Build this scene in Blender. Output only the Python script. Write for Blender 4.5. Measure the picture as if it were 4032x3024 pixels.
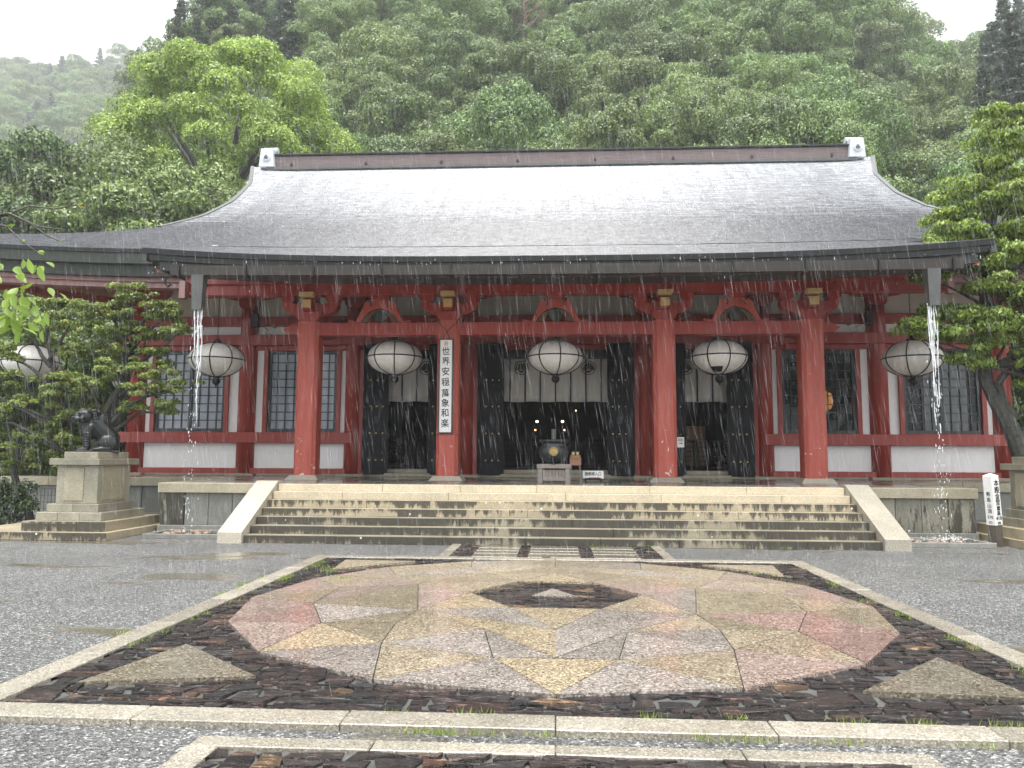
import bpy, bmesh, math, random
import numpy as np
from mathutils import Vector, Matrix, noise
R = math.radians
PI = math.pi
random.seed(7)
rng = np.random.default_rng(7)
for o in list(bpy.data.objects):
    bpy.data.objects.remove(o)
SC = bpy.context.scene
COL = SC.collection

# ------------------------------------------------------------------ camera
H = 1.6
def make_camera():
    yaw, pitch, roll, f = .0575, .0975, .0054, 2987.5
    cam = bpy.data.cameras.new('camera')
    cam.sensor_fit = 'HORIZONTAL'; cam.sensor_width = 36
    cam.lens = 36 * f / 4032
    cam.clip_start = .05; cam.clip_end = 2000
    o = bpy.data.objects.new('camera', cam); COL.objects.link(o)
    F = Vector((-math.sin(yaw) * math.cos(pitch), math.cos(yaw) * math.cos(pitch), math.sin(pitch)))
    r0 = Vector((math.cos(yaw), math.sin(yaw), 0)); u0 = r0.cross(F)
    c, s = math.cos(roll), math.sin(roll)
    r = r0 * c + u0 * s; u = -r0 * s + u0 * c
    m = Matrix(((r.x, u.x, -F.x, 0), (r.y, u.y, -F.y, 0), (r.z, u.z, -F.z, H), (0, 0, 0, 1)))
    o.matrix_world = m
    SC.camera = o
make_camera()

# ------------------------------------------------------------------ world, sun, exposure
SUN_EL, SUN_ROT = R(76), R(188)
def make_world():
    w = bpy.data.worlds.new('World'); SC.world = w; w.use_nodes = True
    nt = w.node_tree; nt.nodes.clear()
    out = nt.nodes.new('ShaderNodeOutputWorld'); bg = nt.nodes.new('ShaderNodeBackground')
    sky = nt.nodes.new('ShaderNodeTexSky'); sky.sky_type = 'NISHITA'; sky.sun_disc = False
    sky.sun_elevation = SUN_EL; sky.sun_rotation = SUN_ROT
    sky.air_density = 1.0; sky.dust_density = 8.0; sky.ozone_density = 1.0
    hs = nt.nodes.new('ShaderNodeHueSaturation'); hs.inputs['Saturation'].default_value = .12
    mx = nt.nodes.new('ShaderNodeMix'); mx.data_type = 'RGBA'; mx.inputs[0].default_value = .6
    mx.inputs[7].default_value = (7.0, 7.25, 7.5, 1)      # even overcast cloud deck
    nt.links.new(sky.outputs[0], hs.inputs['Color']); nt.links.new(hs.outputs[0], mx.inputs[6])
    nt.links.new(mx.outputs[2], bg.inputs[0]); bg.inputs[1].default_value = .13
    nt.links.new(bg.outputs[0], out.inputs[0])
make_world()
def make_sun():
    l = bpy.data.lights.new('sun', 'SUN'); l.energy = 1.5; l.angle = R(32); l.color = (1, .97, .93)
    o = bpy.data.objects.new('sun', l); COL.objects.link(o)
    az = SUN_ROT
    d = Vector((math.sin(az) * math.cos(SUN_EL), math.cos(az) * math.cos(SUN_EL), math.sin(SUN_EL)))
    o.rotation_euler = d.to_track_quat('Z', 'Y').to_euler()
make_sun()
SC.render.engine = 'CYCLES'
SC.cycles.samples = 160; SC.cycles.use_denoising = True
SC.cycles.max_bounces = 6; SC.cycles.diffuse_bounces = 3; SC.cycles.glossy_bounces = 3
SC.cycles.transparent_max_bounces = 24; SC.cycles.volume_bounces = 1; SC.cycles.transmission_bounces = 3
SC.render.resolution_x = 1024; SC.render.resolution_y = 768
SC.view_settings.view_transform = 'Standard'; SC.view_settings.look = 'None'
SC.view_settings.exposure = 1.46; SC.view_settings.gamma = 1

# ------------------------------------------------------------------ object helpers
def tag(o, label=None, cat=None, group=None, kind=None):
    if label: o['label'] = label
    if cat: o['category'] = cat
    if group: o['group'] = group
    if kind: o['kind'] = kind
    return o
def empty(name, label, cat, loc=(0, 0, 0), rz=0, group=None):
    o = bpy.data.objects.new(name, None); COL.objects.link(o)
    o.location = loc; o.rotation_euler = (0, 0, rz); o.empty_display_size = .2
    return tag(o, label, cat, group)
class MB:
    def __init__(s): s.v = []; s.f = []; s.uv = None
    def add(s, vs, fs):
        b = len(s.v); s.v += [tuple(x) for x in vs]; s.f += [tuple(i + b for i in f) for f in fs]; return s
    def box(s, x0, x1, y0, y1, z0, z1, b=0):
        if b <= 0:
            return s.add([(x0, y0, z0), (x1, y0, z0), (x1, y1, z0), (x0, y1, z0), (x0, y0, z1), (x1, y0, z1), (x1, y1, z1), (x0, y1, z1)],
                [(0, 3, 2, 1), (4, 5, 6, 7), (0, 1, 5, 4), (1, 2, 6, 5), (2, 3, 7, 6), (3, 0, 4, 7)])
        bm = bmesh.new(); bmesh.ops.create_cube(bm, size=1)
        for v in bm.verts:
            v.co = ((x0 + x1) / 2 + v.co.x * (x1 - x0), (y0 + y1) / 2 + v.co.y * (y1 - y0), (z0 + z1) / 2 + v.co.z * (z1 - z0))
        bmesh.ops.bevel(bm, geom=list(bm.edges), offset=b, segments=1, affect='EDGES')
        return s.bm(bm)
    def bm(s, bm):
        bm.verts.index_update()
        s.add([v.co[:] for v in bm.verts], [[v.index for v in f.verts] for f in bm.faces]); bm.free(); return s
    def prism(s, pts, y0, y1, axis='y'):
        """closed outline in the xz plane swept along y (axis 'z': outline in xy swept along z; 'x': outline yz swept along x)"""
        n = len(pts)
        P = {'y': lambda a, b, t: (a, t, b), 'z': lambda a, b, t: (a, b, t), 'x': lambda a, b, t: (t, a, b)}[axis]
        vs = [P(a, b, y0) for a, b in pts] + [P(a, b, y1) for a, b in pts]
        fs = [tuple(range(n)), tuple(range(2 * n - 1, n - 1, -1))] + [(i, i + n, (i + 1) % n + n, (i + 1) % n) for i in range(n)]
        return s.add(vs, fs)
    def tube(s, pts, rad, n=8, cap=True):
        pts = [Vector(p) for p in pts]
        if not hasattr(rad, '__len__'): rad = [rad] * len(pts)
        vs = []; fs = []; up = None
        for i, p in enumerate(pts):
            d = (pts[min(i + 1, len(pts) - 1)] - pts[max(i - 1, 0)]).normalized()
            if up is None: up = d.orthogonal().normalized()
            up = (up - d * up.dot(d)).normalized(); w = d.cross(up)
            for k in range(n):
                a = 2 * PI * k / n
                vs.append(p + (up * math.cos(a) + w * math.sin(a)) * rad[i])
        for i in range(len(pts) - 1):
            for k in range(n):
                fs.append((i * n + k, i * n + (k + 1) % n, (i + 1) * n + (k + 1) % n, (i + 1) * n + k))
        if cap: fs += [tuple(range(n - 1, -1, -1)), tuple(range((len(pts) - 1) * n, len(pts) * n))]
        return s.add(vs, fs)
    def lathe(s, prof, c=(0, 0, 0), n=24):
        vs = []; fs = []
        for r, z in prof:
            for k in range(n):
                a = 2 * PI * k / n; vs.append((c[0] + r * math.cos(a), c[1] + r * math.sin(a), c[2] + z))
        for i in range(len(prof) - 1):
            for k in range(n): fs.append((i * n + k, i * n + (k + 1) % n, (i + 1) * n + (k + 1) % n, (i + 1) * n + k))
        fs += [tuple(range(n - 1, -1, -1)), tuple(range((len(prof) - 1) * n, len(prof) * n))]
        return s.add(vs, fs)
    def ball(s, c, r, n=12, m=8):
        if not hasattr(r, '__len__'): r = (r, r, r)
        vs = [(c[0], c[1], c[2] - r[2])]; fs = []
        for i in range(1, m):
            t = PI * i / m - PI / 2
            for k in range(n):
                a = 2 * PI * k / n
                vs.append((c[0] + r[0] * math.cos(t) * math.cos(a), c[1] + r[1] * math.cos(t) * math.sin(a), c[2] + r[2] * math.sin(t)))
        vs.append((c[0], c[1], c[2] + r[2])); L = len(vs) - 1
        for k in range(n):
            fs.append((0, 1 + (k + 1) % n, 1 + k)); fs.append((L, L - n + k, L - n + (k + 1) % n))
        for i in range(m - 2):
            for k in range(n):
                a = 1 + i * n; fs.append((a + k, a + (k + 1) % n, a + n + (k + 1) % n, a + n + k))
        return s.add(vs, fs)
    def disc(s, c, r, n=24, h=.01, axis='y'):
        pts = [(c[0] + r * math.cos(2 * PI * k / n), c[2] + r * math.sin(2 * PI * k / n)) for k in range(n)]
        return s.prism(pts, c[1], c[1] + h)
    def build(s, name, mat, parent=None, smooth=False, uv=None):
        me = bpy.data.meshes.new(name); me.from_pydata(s.v, [], s.f)
        bm = bmesh.new(); bm.from_mesh(me); bmesh.ops.recalc_face_normals(bm, faces=list(bm.faces)); bm.to_mesh(me); bm.free()
        return link(name, me, mat, parent, smooth)
def link(name, me, mat, parent=None, smooth=False):
    me.materials.append(mat)
    if smooth:
        for p in me.polygons: p.use_smooth = True
    o = bpy.data.objects.new(name, me); COL.objects.link(o)
    if parent: o.parent = parent
    return o
def npmesh(name, V, Q, mat, parent=None, smooth=False):
    """V (n,3), Q (m,k) numpy -> object"""
    me = bpy.data.meshes.new(name); k = Q.shape[1]
    me.vertices.add(len(V)); me.vertices.foreach_set('co', V.astype(np.float32).ravel())
    me.loops.add(Q.size); me.loops.foreach_set('vertex_index', Q.astype(np.int32).ravel())
    me.polygons.add(len(Q)); me.polygons.foreach_set('loop_start', (np.arange(len(Q)) * k).astype(np.int32))
    me.polygons.foreach_set('loop_total', np.full(len(Q), k, np.int32))
    me.update(calc_edges=True)
    return link(name, me, mat, parent, smooth)
def boxpart(name, mat, parent, *a, b=.008): return MB().box(*a, b=b).build(name, mat, parent)
def copy_tree(o, parent=None):
    c = o.copy(); COL.objects.link(c)
    if parent: c.parent = parent
    for ch in o.children: copy_tree(ch, c)
    return c

# ------------------------------------------------------------------ materials
class NT:
    def __init__(s, name):
        s.m = bpy.data.materials.new(name); s.m.use_nodes = True; s.t = s.m.node_tree
        s.b = s.t.nodes['Principled BSDF']; s.out = s.t.nodes['Material Output']
    def n(s, ty, **kw):
        x = s.t.nodes.new(ty)
        for k, v in kw.items():
            if k.startswith('i_'): x.inputs[k[2:].replace('_', ' ')].default_value = v
            else: setattr(x, k, v)
        return x
    def l(s, a, b): s.t.links.new(a, b)
    def coord(s, scale=(1, 1, 1), kind='Object', rot=(0, 0, 0)):
        tc = s.n('ShaderNodeTexCoord'); mp = s.n('ShaderNodeMapping')
        mp.inputs['Scale'].default_value = scale; mp.inputs['Rotation'].default_value = rot
        s.l(tc.outputs[kind], mp.inputs[0]); return mp.outputs[0]
    def noise(s, co, scale, detail=4, rough=.6):
        x = s.n('ShaderNodeTexNoise', i_Scale=scale, i_Detail=detail, i_Roughness=rough)
        if co: s.l(co, x.inputs['Vector'])
        return x.outputs['Fac']
    def ramp(s, fac, stops):
        x = s.n('ShaderNodeValToRGB'); e = x.color_ramp.elements
        while len(e) < len(stops): e.new(.5)
        for i, (p, c) in enumerate(stops):
            e[i].position = p; e[i].color = (*c, 1) if len(c) == 3 else c
        s.l(fac, x.inputs[0]); return x.outputs[0]
    def mix(s, fac, a, b, mode='MIX'):
        x = s.n('ShaderNodeMix'); x.data_type = 'RGBA'; x.blend_type = mode
        for i, v in ((0, fac), (6, a), (7, b)):
            if hasattr(v, 'node'): s.l(v, x.inputs[i])
            else: x.inputs[i].default_value = v if i == 0 else ((*v, 1) if len(v) == 3 else v)
        return x.outputs[2]
    def math(s, op, a, b=0.):
        x = s.n('ShaderNodeMath'); x.operation = op
        for i, v in ((0, a), (1, b)):
            if hasattr(v, 'node'): s.l(v, x.inputs[i])
            else: x.inputs[i].default_value = v
        return x.outputs[0]
    def bump(s, h, strength=.3, dist=.01, prev=None):
        x = s.n('ShaderNodeBump', i_Strength=strength, i_Distance=dist); s.l(h, x.inputs['Height'])
        if prev: s.l(prev, x.inputs['Normal'])
        s.l(x.outputs[0], s.b.inputs['Normal']); return x.outputs[0]
    def base(s, c):
        if hasattr(c, 'node'): s.l(c, s.b.inputs['Base Color'])
        else: s.b.inputs['Base Color'].default_value = (*c, 1)
    def rough(s, r):
        if hasattr(r, 'node'): s.l(r, s.b.inputs['Roughness'])
        else: s.b.inputs['Roughness'].default_value = r
def simple(name, c, rough=.6, var=.15, scale=6, metal=0, bump=0, spec=.5, stretch=(1, 1, 1)):
    t = NT(name); co = t.coord(stretch); f = t.noise(co, scale, 6)
    t.base(t.ramp(f, [(.25, tuple(x * (1 - var) for x in c)), (.75, tuple(min(1, x * (1 + var)) for x in c))]))
    t.rough(rough); t.b.inputs['Metallic'].default_value = metal; t.b.inputs['Specular IOR Level'].default_value = spec
    if bump: t.bump(t.noise(co, scale * 8, 4), bump, .01)
    return t.m
def red_paint(name, c=(.35, .042, .027), flake=.0):
    t = NT(name); co = t.coord(); cs = t.coord((3, 3, .35))
    f = t.noise(cs, 3, 6); g = t.noise(co, 22, 5, .7)
    a = t.ramp(f, [(.2, tuple(x * .75 for x in c)), (.5, c), (.85, (c[0] * 1.15, c[1] * 1.7, c[2] * 1.9))])
    if flake:
        tz = t.n('ShaderNodeSeparateXYZ'); t.l(t.coord(), tz.inputs[0])
        hz = t.n('ShaderNodeMapRange'); t.l(tz.outputs[2], hz.inputs[0])
        for k, v in (('From Min', 1.1), ('From Max', 3.4), ('To Min', .045), ('To Max', -.06)): hz.inputs[k].default_value = v
        m = t.math('ADD', t.noise(co, 7, 5, .65), hz.outputs[0])
        m = t.math('GREATER_THAN', m, .675)
        a = t.mix(m, a, (.72, .62, .55)); 
    a = t.mix(.25, a, t.ramp(g, [(.3, (.3, .3, .3)), (.7, (1, 1, 1))]), 'MULTIPLY')
    t.base(a); t.rough(.42); t.bump(g, .08, .01)
    return t.m
HPV = 1.04
def granite(name, c, c2=None, stain=0., speck=180, wet=.35, rough=.5, specks=.45, bumps=.25, riser=False):
    """speckled granite; stain = share of black mould running down from the top edge"""
    t = NT(name); co = t.coord()
    c2 = c2 or tuple(x * .72 for x in c)
    f = t.noise(co, 1.7, 6, .65)
    a = t.ramp(f, [(.3, c2), (.7, c)])
    oi = t.n('ShaderNodeObjectInfo')
    v = t.n('ShaderNodeTexVoronoi', i_Scale=speck); t.l(co, v.inputs['Vector'])
    sp = t.n('ShaderNodeSeparateColor'); t.l(v.outputs['Color'], sp.inputs[0])
    a = t.mix(specks, a, t.ramp(sp.outputs[0], [(0, (.12, .11, .10)), (.3, (.6, .56, .5)), (.75, (1, 1, 1)), (.88, (1.3, 1.25, 1.2)), (1, (2.1, 2.05, 1.95))]), 'MULTIPLY')
    val = t.n('ShaderNodeMapRange'); t.l(oi.outputs['Random'], val.inputs[0]); val.inputs['To Min'].default_value = .82; val.inputs['To Max'].default_value = 1.15
    a = t.mix(1, a, val.outputs[0], 'MULTIPLY')
    if stain:
        st = t.noise(t.coord((4.5, 4.5, .9)), 1.6, 7, .75)
        big = t.noise(co, .55, 3)
        m = t.math('ADD', t.math('MULTIPLY', st, .62), t.math('MULTIPLY', big, .53))
        if riser:
            geo = t.n('ShaderNodeNewGeometry'); sn = t.n('ShaderNodeSeparateXYZ'); t.l(geo.outputs['Normal'], sn.inputs[0])
            sz = t.n('ShaderNodeSeparateXYZ'); t.l(co, sz.inputs[0])
            fr = t.math('FRACT', t.math('DIVIDE', t.math('SUBTRACT', sz.outputs[2], .004), HPV / 7))
            m = t.math('ADD', m, t.math('MULTIPLY', t.math('SUBTRACT', fr, .5), .10))
        m = t.ramp(m, [(.56 - stain * .15, (0, 0, 0)), (.60 - stain * .12, (1, 1, 1))])
        if riser: m = t.math('MULTIPLY', m, t.math('LESS_THAN', sn.outputs[1], -.5))
        a = t.mix(t.math('MULTIPLY', m, .88), a, (.022, .02, .014))
        dots = t.n('ShaderNodeTexVoronoi', i_Scale=2.6); t.l(co, dots.inputs['Vector'])
        dm = t.math('LESS_THAN', dots.outputs['Distance'], .055)
        a = t.mix(dm, a, (.6, .62, .52))
    t.base(a)
    t.rough(t.ramp(t.noise(co, 3, 4), [(.35, (wet,) * 3), (.7, (rough,) * 3)]))
    t.bump(v.outputs['Distance'], bumps, .004)
    return t.m

M = {}
M['red'] = red_paint('vermilion_paint')
M['redpillar'] = red_paint('vermilion_paint_flaking', (.47, .082, .052), .1)
M['pinkred'] = red_paint('faded_pink_red_paint', (.33, .17, .155))
M['yellow'] = simple('ochre_end_paint', (.62, .43, .17), .5, .15, 10)
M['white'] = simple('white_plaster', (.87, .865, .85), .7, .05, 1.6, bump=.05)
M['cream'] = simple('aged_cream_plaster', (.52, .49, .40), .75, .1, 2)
M['black'] = simple('black_lacquer', (.016, .018, .022), .32, .3, 5)
M['blackwood'] = simple('black_stained_wood', (.007, .008, .011), .55, .35, 4, spec=.2, stretch=(6, 6, .5))
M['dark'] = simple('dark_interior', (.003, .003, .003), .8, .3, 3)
M['brass'] = simple('aged_brass', (.42, .33, .10), .35, .3, 14, metal=.7)
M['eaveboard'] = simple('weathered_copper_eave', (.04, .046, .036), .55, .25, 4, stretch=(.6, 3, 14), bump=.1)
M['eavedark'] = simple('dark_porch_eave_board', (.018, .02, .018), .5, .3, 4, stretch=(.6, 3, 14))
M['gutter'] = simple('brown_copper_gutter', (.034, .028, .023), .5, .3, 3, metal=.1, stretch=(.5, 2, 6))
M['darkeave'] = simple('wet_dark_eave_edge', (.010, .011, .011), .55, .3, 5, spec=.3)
M['chute'] = simple('grey_copper_chute', (.085, .088, .084), .32, .2, 4, metal=.3)
M['cloth'] = simple('unbleached_curtain_cloth', (.56, .54, .48), .85, .12, 5, stretch=(5, 5, .5))
M['clothdark'] = simple('dark_purple_strap_cloth', (.03, .018, .05), .8, .2, 8)
M['ink'] = simple('black_ink', (.012, .012, .012), .6, .1, 5)
M['redink'] = simple('faded_red_ink', (.55, .12, .08), .6, .1, 5)
M['dimgold'] = simple('dim_gilded_carving', (.12, .085, .04), .6, .3, 20)
M['bronze'] = simple('dark_bronze_patina', (.024, .027, .026), .3, .5, 9, metal=.55, bump=.25)
M['greywood'] = simple('weathered_grey_wood', (.23, .20, .175), .6, .25, 4, stretch=(2, 2, 12), bump=.15)
M['brownwood'] = simple('brown_varnished_wood', (.24, .12, .06), .4, .25, 4, stretch=(2, 2, 9))
M['signwhite'] = simple('white_sign_paint', (.86, .86, .85), .5, .03, 3)
M['signframe'] = simple('old_dark_frame_wood', (.09, .075, .06), .6, .3, 12)
M['iron'] = simple('black_iron', (.015, .015, .016), .4, .2, 8, metal=.5)
M['slabgrey'] = granite('wet_grey_wall_granite', (.24, .245, .225), (.15, .155, .135), .0, 150)
M['slabstain'] = granite('mossy_wall_granite', (.27, .26, .21), (.17, .165, .12), .22, 150)
M['cope'] = granite('tan_granite', (.40, .36, .26), (.27, .25, .18), 0, 150)
M['cheek'] = granite('pale_cheek_granite', (.47, .44, .36), (.37, .345, .28), 0, 130)
M['pedestal'] = granite('weathered_pedestal_granite', (.34, .32, .25), (.19, .18, .13), 0, 140)
M['steptop'] = granite('golden_step_granite', (.56, .49, .36), (.42, .37, .27), 0, 140)
M['stepmid'] = granite('ochre_step_granite', (.41, .355, .25), (.28, .24, .165), .2, 140, riser=True)
M['steplow'] = granite('mouldy_step_granite', (.35, .315, .23), (.20, .18, .13), .5, 140, riser=True)
M['tread'] = granite('wet_tread_granite', (.42, .37, .26), (.3, .27, .19), 0, 140, wet=.15, rough=.35)
def floor_mat():
    t = NT('wet_terrace_paving'); co = t.coord()
    br = t.n('ShaderNodeTexBrick', i_Scale=1., i_Mortar_Size=.008, i_Brick_Width=1.9, i_Row_Height=1.15)
    br.inputs['Color1'].default_value = (.26, .24, .2, 1); br.inputs['Color2'].default_value = (.19, .18, .155, 1); br.inputs['Mortar'].default_value = (.07, .065, .05, 1)
    t.l(co, br.inputs['Vector'])
    t.base(t.mix(.4, br.outputs[0], t.ramp(t.noise(co, 1.2, 6), [(.3, (.5, .5, .5)), (.7, (1.2, 1.2, 1.2))]), 'MULTIPLY'))
    t.rough(t.ramp(t.noise(co, .8, 4), [(.4, (.06,) * 3), (.62, (.3,) * 3)])); t.bump(t.noise(co, 90, 3), .08, .004)
    return t.m
M['floor'] = floor_mat()
def roof_mat():
    t = NT('wet_copper_shingles'); 
    uv = t.coord(kind='UV')
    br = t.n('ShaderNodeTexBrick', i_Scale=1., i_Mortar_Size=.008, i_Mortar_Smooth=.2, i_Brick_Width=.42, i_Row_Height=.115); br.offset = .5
    br.inputs['Color1'].default_value = (.76, .78, .81, 1); br.inputs['Color2'].default_value = (.60, .62, .65, 1); br.inputs['Mortar'].default_value = (.05, .053, .06, 1)  # dark mortar lines paint the gap and shadow under each shingle course
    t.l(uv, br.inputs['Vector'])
    st = t.noise(t.coord((2.4, .22, 1), 'UV'), 1.3, 7, .72)
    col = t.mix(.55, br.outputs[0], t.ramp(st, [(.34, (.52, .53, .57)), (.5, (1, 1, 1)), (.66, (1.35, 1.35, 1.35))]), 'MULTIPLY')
    dash = t.noise(t.coord((1.0, 5.2, 1), 'UV'), 2.0, 2, .6)
    col = t.mix(.6, col, t.ramp(dash, [(.38, (.38, .39, .42)), (.48, (1, 1, 1)), (.64, (1.5, 1.5, 1.5))]), 'MULTIPLY')
    t.base(col)
    t.rough(t.ramp(t.noise(t.coord((3, 8, 1), 'UV'), 2.2, 5), [(.35, (.2,) * 3), (.7, (.45,) * 3)]))
    t.b.inputs['Specular IOR Level'].default_value = .6
    t.b.inputs['Metallic'].default_value = .15
    sc = t.n('ShaderNodeSeparateColor'); wn = t.n('ShaderNodeTexWhiteNoise'); wn.noise_dimensions = '2D'
    fl = t.n('ShaderNodeVectorMath'); fl.operation = 'FLOOR'; t.l(t.coord((2.4, 8.6956, 1), 'UV'), fl.inputs[0]); t.l(fl.outputs[0], wn.inputs[0])
    h = t.math('ADD', t.math('MULTIPLY', t.noise(t.coord((2.2, 14, 1), 'UV'), 2.2, 4, .6), 1.1), t.math('MULTIPLY', wn.outputs[0], .35))
    n1 = t.bump(h, .7, .022)
    t.bump(t.noise(uv, 50, 2), .25, .01, n1)
    return t.m
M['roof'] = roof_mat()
def ridge_mat():
    t = NT('weathered_ridge_planks'); co = t.coord()
    w = t.n('ShaderNodeTexWave', i_Scale=6., i_Distortion=.3); w.bands_direction = 'Z'; w.wave_profile = 'SAW'; t.l(co, w.inputs['Vector'])
    f = t.noise(t.coord((.4, 1, 5)), 4, 6)
    c = t.ramp(f, [(.25, (.11, .078, .074)), (.75, (.20, .155, .15))])
    t.base(t.mix(.5, c, t.ramp(w.outputs[1], [(0, (.35, .35, .35)), (.2, (1, 1, 1))]), 'MULTIPLY')); t.rough(.55); t.bump(w.outputs[1], .3, .02)
    return t.m
M['ridge'] = ridge_mat()
M['ridgeend'] = simple('pale_lead_ridge_end', (.50, .52, .54), .35, .12, 3)
def ground_mat():
    t = NT('wet_grey_gravel'); co = t.coord()
    v = t.n('ShaderNodeTexVoronoi', i_Scale=62.); t.l(co, v.inputs['Vector'])
    s2 = t.n('ShaderNodeSeparateColor'); t.l(v.outputs['Color'], s2.inputs[0])
    c = t.ramp(s2.outputs[0], [(0, (.03, .031, .032)), (.45, (.095, .096, .096)), (.85, (.18, .18, .178)), (1, (.44, .44, .42))])
    big = t.noise(co, .5, 5, .6)
    c = t.mix(.6, c, t.ramp(big, [(.3, (.6, .6, .58)), (.7, (1.3, 1.3, 1.28))]), 'MULTIPLY')
    pm = t.noise(t.coord((.22, .6, 1)), 1.35, 4, .5)
    pud = t.ramp(pm, [(.57, (0, 0, 0)), (.63, (1, 1, 1))])
    c = t.mix(t.math('MULTIPLY', pud, .85), c, (.12, .108, .078))
    t.base(c)
    t.rough(t.ramp(pud, [(0, (.42,) * 3), (1, (.07,) * 3)]))
    h = t.math('MULTIPLY', v.outputs['Distance'], t.math('SUBTRACT', 1.0, t.math('MULTIPLY', pud, .93)))
    t.bump(h, .8, .02)
    return t.m
M['gravel'] = ground_mat()
def slate_mat():
    t = NT('wet_dark_slate_crazy_paving')
    nz = t.n('ShaderNodeTexNoise', i_Scale=1.6, i_Detail=3.); co = t.coord((1, 1.9, 1)); t.l(co, nz.inputs['Vector'])
    w = t.mix(.22, co, nz.outputs['Color'])
    v = t.n('ShaderNodeTexVoronoi', i_Scale=5.5); t.l(w, v.inputs['Vector'])
    e = t.n('ShaderNodeTexVoronoi', i_Scale=5.5); e.feature = 'DISTANCE_TO_EDGE'; t.l(w, e.inputs['Vector'])
    s2 = t.n('ShaderNodeSeparateColor'); t.l(v.outputs['Color'], s2.inputs[0])
    c = t.ramp(s2.outputs[0], [(0, (.016, .014, .014)), (.35, (.04, .022, .018)), (.6, (.028, .028, .026)), (.82, (.10, .04, .022)), (.93, (.05, .048, .03)), (1, (.14, .085, .035))])
    g = t.noise(t.coord((2.5, 16, 1)), 3.5, 7, .75)
    c = t.mix(.7, c, t.ramp(g, [(.3, (.35, .35, .35)), (.7, (1.7, 1.6, 1.5))]), 'MULTIPLY')
    em = t.ramp(e.outputs['Distance'], [(.0, (1, 1, 1)), (.055, (0, 0, 0))])
    c = t.mix(em, c, (.075, .075, .068))
    t.base(c); t.rough(t.ramp(g, [(.35, (.10,) * 3), (.65, (.34,) * 3)]))
    t.b.inputs['Specular IOR Level'].default_value = .6
    hh = t.math('ADD', t.math('MULTIPLY', g, 1.2), t.ramp(e.outputs['Distance'], [(0, (0, 0, 0)), (.08, (.6, .6, .6))]))
    hh = t.math('ADD', hh, t.math('MULTIPLY', s2.outputs[1], .5))
    t.bump(hh, .9, .025)
    return t.m
M['slate'] = slate_mat()
def stone_mat():
    t = NT('wet_dark_slate_stone'); geo = t.n('ShaderNodeNewGeometry'); ri = geo.outputs['Random Per Island']
    c = t.ramp(ri, [(0, (.012, .011, .012)), (.35, (.026, .018, .017)), (.55, (.02, .02, .021)), (.74, (.04, .025, .021)), (.86, (.035, .036, .036)), (.95, (.085, .042, .028)), (1, (.12, .085, .05))])
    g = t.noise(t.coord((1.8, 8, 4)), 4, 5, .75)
    c = t.mix(.8, c, t.ramp(g, [(.3, (.25, .25, .25)), (.5, (.8, .8, .8)), (.59, (2, 1.8, 1.7)), (.67, (11, 10.6, 10.4))]), 'MULTIPLY')  # brightest streaks are wet sky glints painted into the slate colour
    t.base(c); t.rough(t.ramp(g, [(.35, (.07,) * 3), (.6, (.3,) * 3)])); t.b.inputs['Specular IOR Level'].default_value = .4
    t.bump(g, 1.0, .05); return t.m
M['stone'] = stone_mat()
M['mortar'] = simple('wet_mortar', (.10, .10, .093), .3, .4, 9, bump=.3)
def slate_stones(name, x0, x1, y0, y1, keep, h=.095, zt=.03):
    g = random.Random(name); m = MB()
    def yb(j, x): return y0 + j * h + .045 * math.sin(x * 2.3 + j * 1.3) + .034 * math.sin(x * 6.7 + j * 2.1)
    nj = int((y1 - y0) / h) + 1
    for j in range(-1, nj + 1):
        x = x0 - .2
        while x < x1:
            w = g.uniform(.09, .34); xe = x + w; gp = .009
            sl0, sl1 = g.uniform(-.05, .05), g.uniform(-.05, .05)
            sl0 *= min(1, w / .3); sl1 *= min(1, w / .3)
            pts = [(x + gp + sl0, yb(j, x) + gp), ((x + xe) / 2, yb(j, (x + xe) / 2) + gp + g.uniform(-.004, .012)), (xe - gp - sl0, yb(j, xe) + gp + g.uniform(0, .012)),
                   (xe - gp + sl1, yb(j + 1, xe) - gp - g.uniform(0, .012)), ((x + xe) / 2 + g.uniform(-.05, .05), yb(j + 1, (x + xe) / 2) - gp), (x + gp - sl1, yb(j + 1, x) - gp - g.uniform(0, .01))]
            cx, cy = (x + xe) / 2, (yb(j, x) + yb(j + 1, x)) / 2
            pts = [(min(max(a, x0), x1), min(max(b, y0), y1)) for a, b in pts]
            if keep(cx, cy) and x1 - x > .05 and xe - x0 > .05 and max(p[1] for p in pts) - min(p[1] for p in pts) > .03:
                tx, ty, dz = g.uniform(-.05, .05), g.uniform(-.12, .12), g.uniform(-.008, .006)
                top = [(a, b, zt + dz + (a - cx) * tx + (b - cy) * ty + g.uniform(-.0015, .0015)) for a, b in pts]
                n = 6; c = (cx, cy, zt + dz + .002)
                c = (sum(p[0] for p in top) / n, sum(p[1] for p in top) / n, c[2])
                m.add(top + [(a, b, 0) for a, b in pts] + [c], [(i, (i + 1) % n, 2 * n) for i in range(n)] + [(i + n, (i + 1) % n + n, (i + 1) % n, i) for i in range(n)])
            x = xe
    struct(m.build(name, M['stone']))
M['kerb'] = granite('pale_kerb_granite', (.34, .315, .265), (.24, .225, .185), 0, 110, wet=.16, rough=.4, specks=.6)
def mosaic(name, c):
    m = granite(name, c, tuple(x * .78 for x in c), 0, 75, wet=.1, rough=.36, specks=.85, bumps=.14)
    b = m.node_tree.nodes['Principled BSDF']; b.inputs['Coat Weight'].default_value = .5; b.inputs['Coat Roughness'].default_value = .15
    return m
M['mYellow'] = mosaic('golden_mosaic_granite', (.37, .31, .215))
M['mBeige'] = mosaic('beige_mosaic_granite', (.345, .295, .22))
M['mPink'] = mosaic('pink_reflection_granite', (.34, .27, .24))  # pink tint paints the red pillars' reflection into the slab colour
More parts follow.
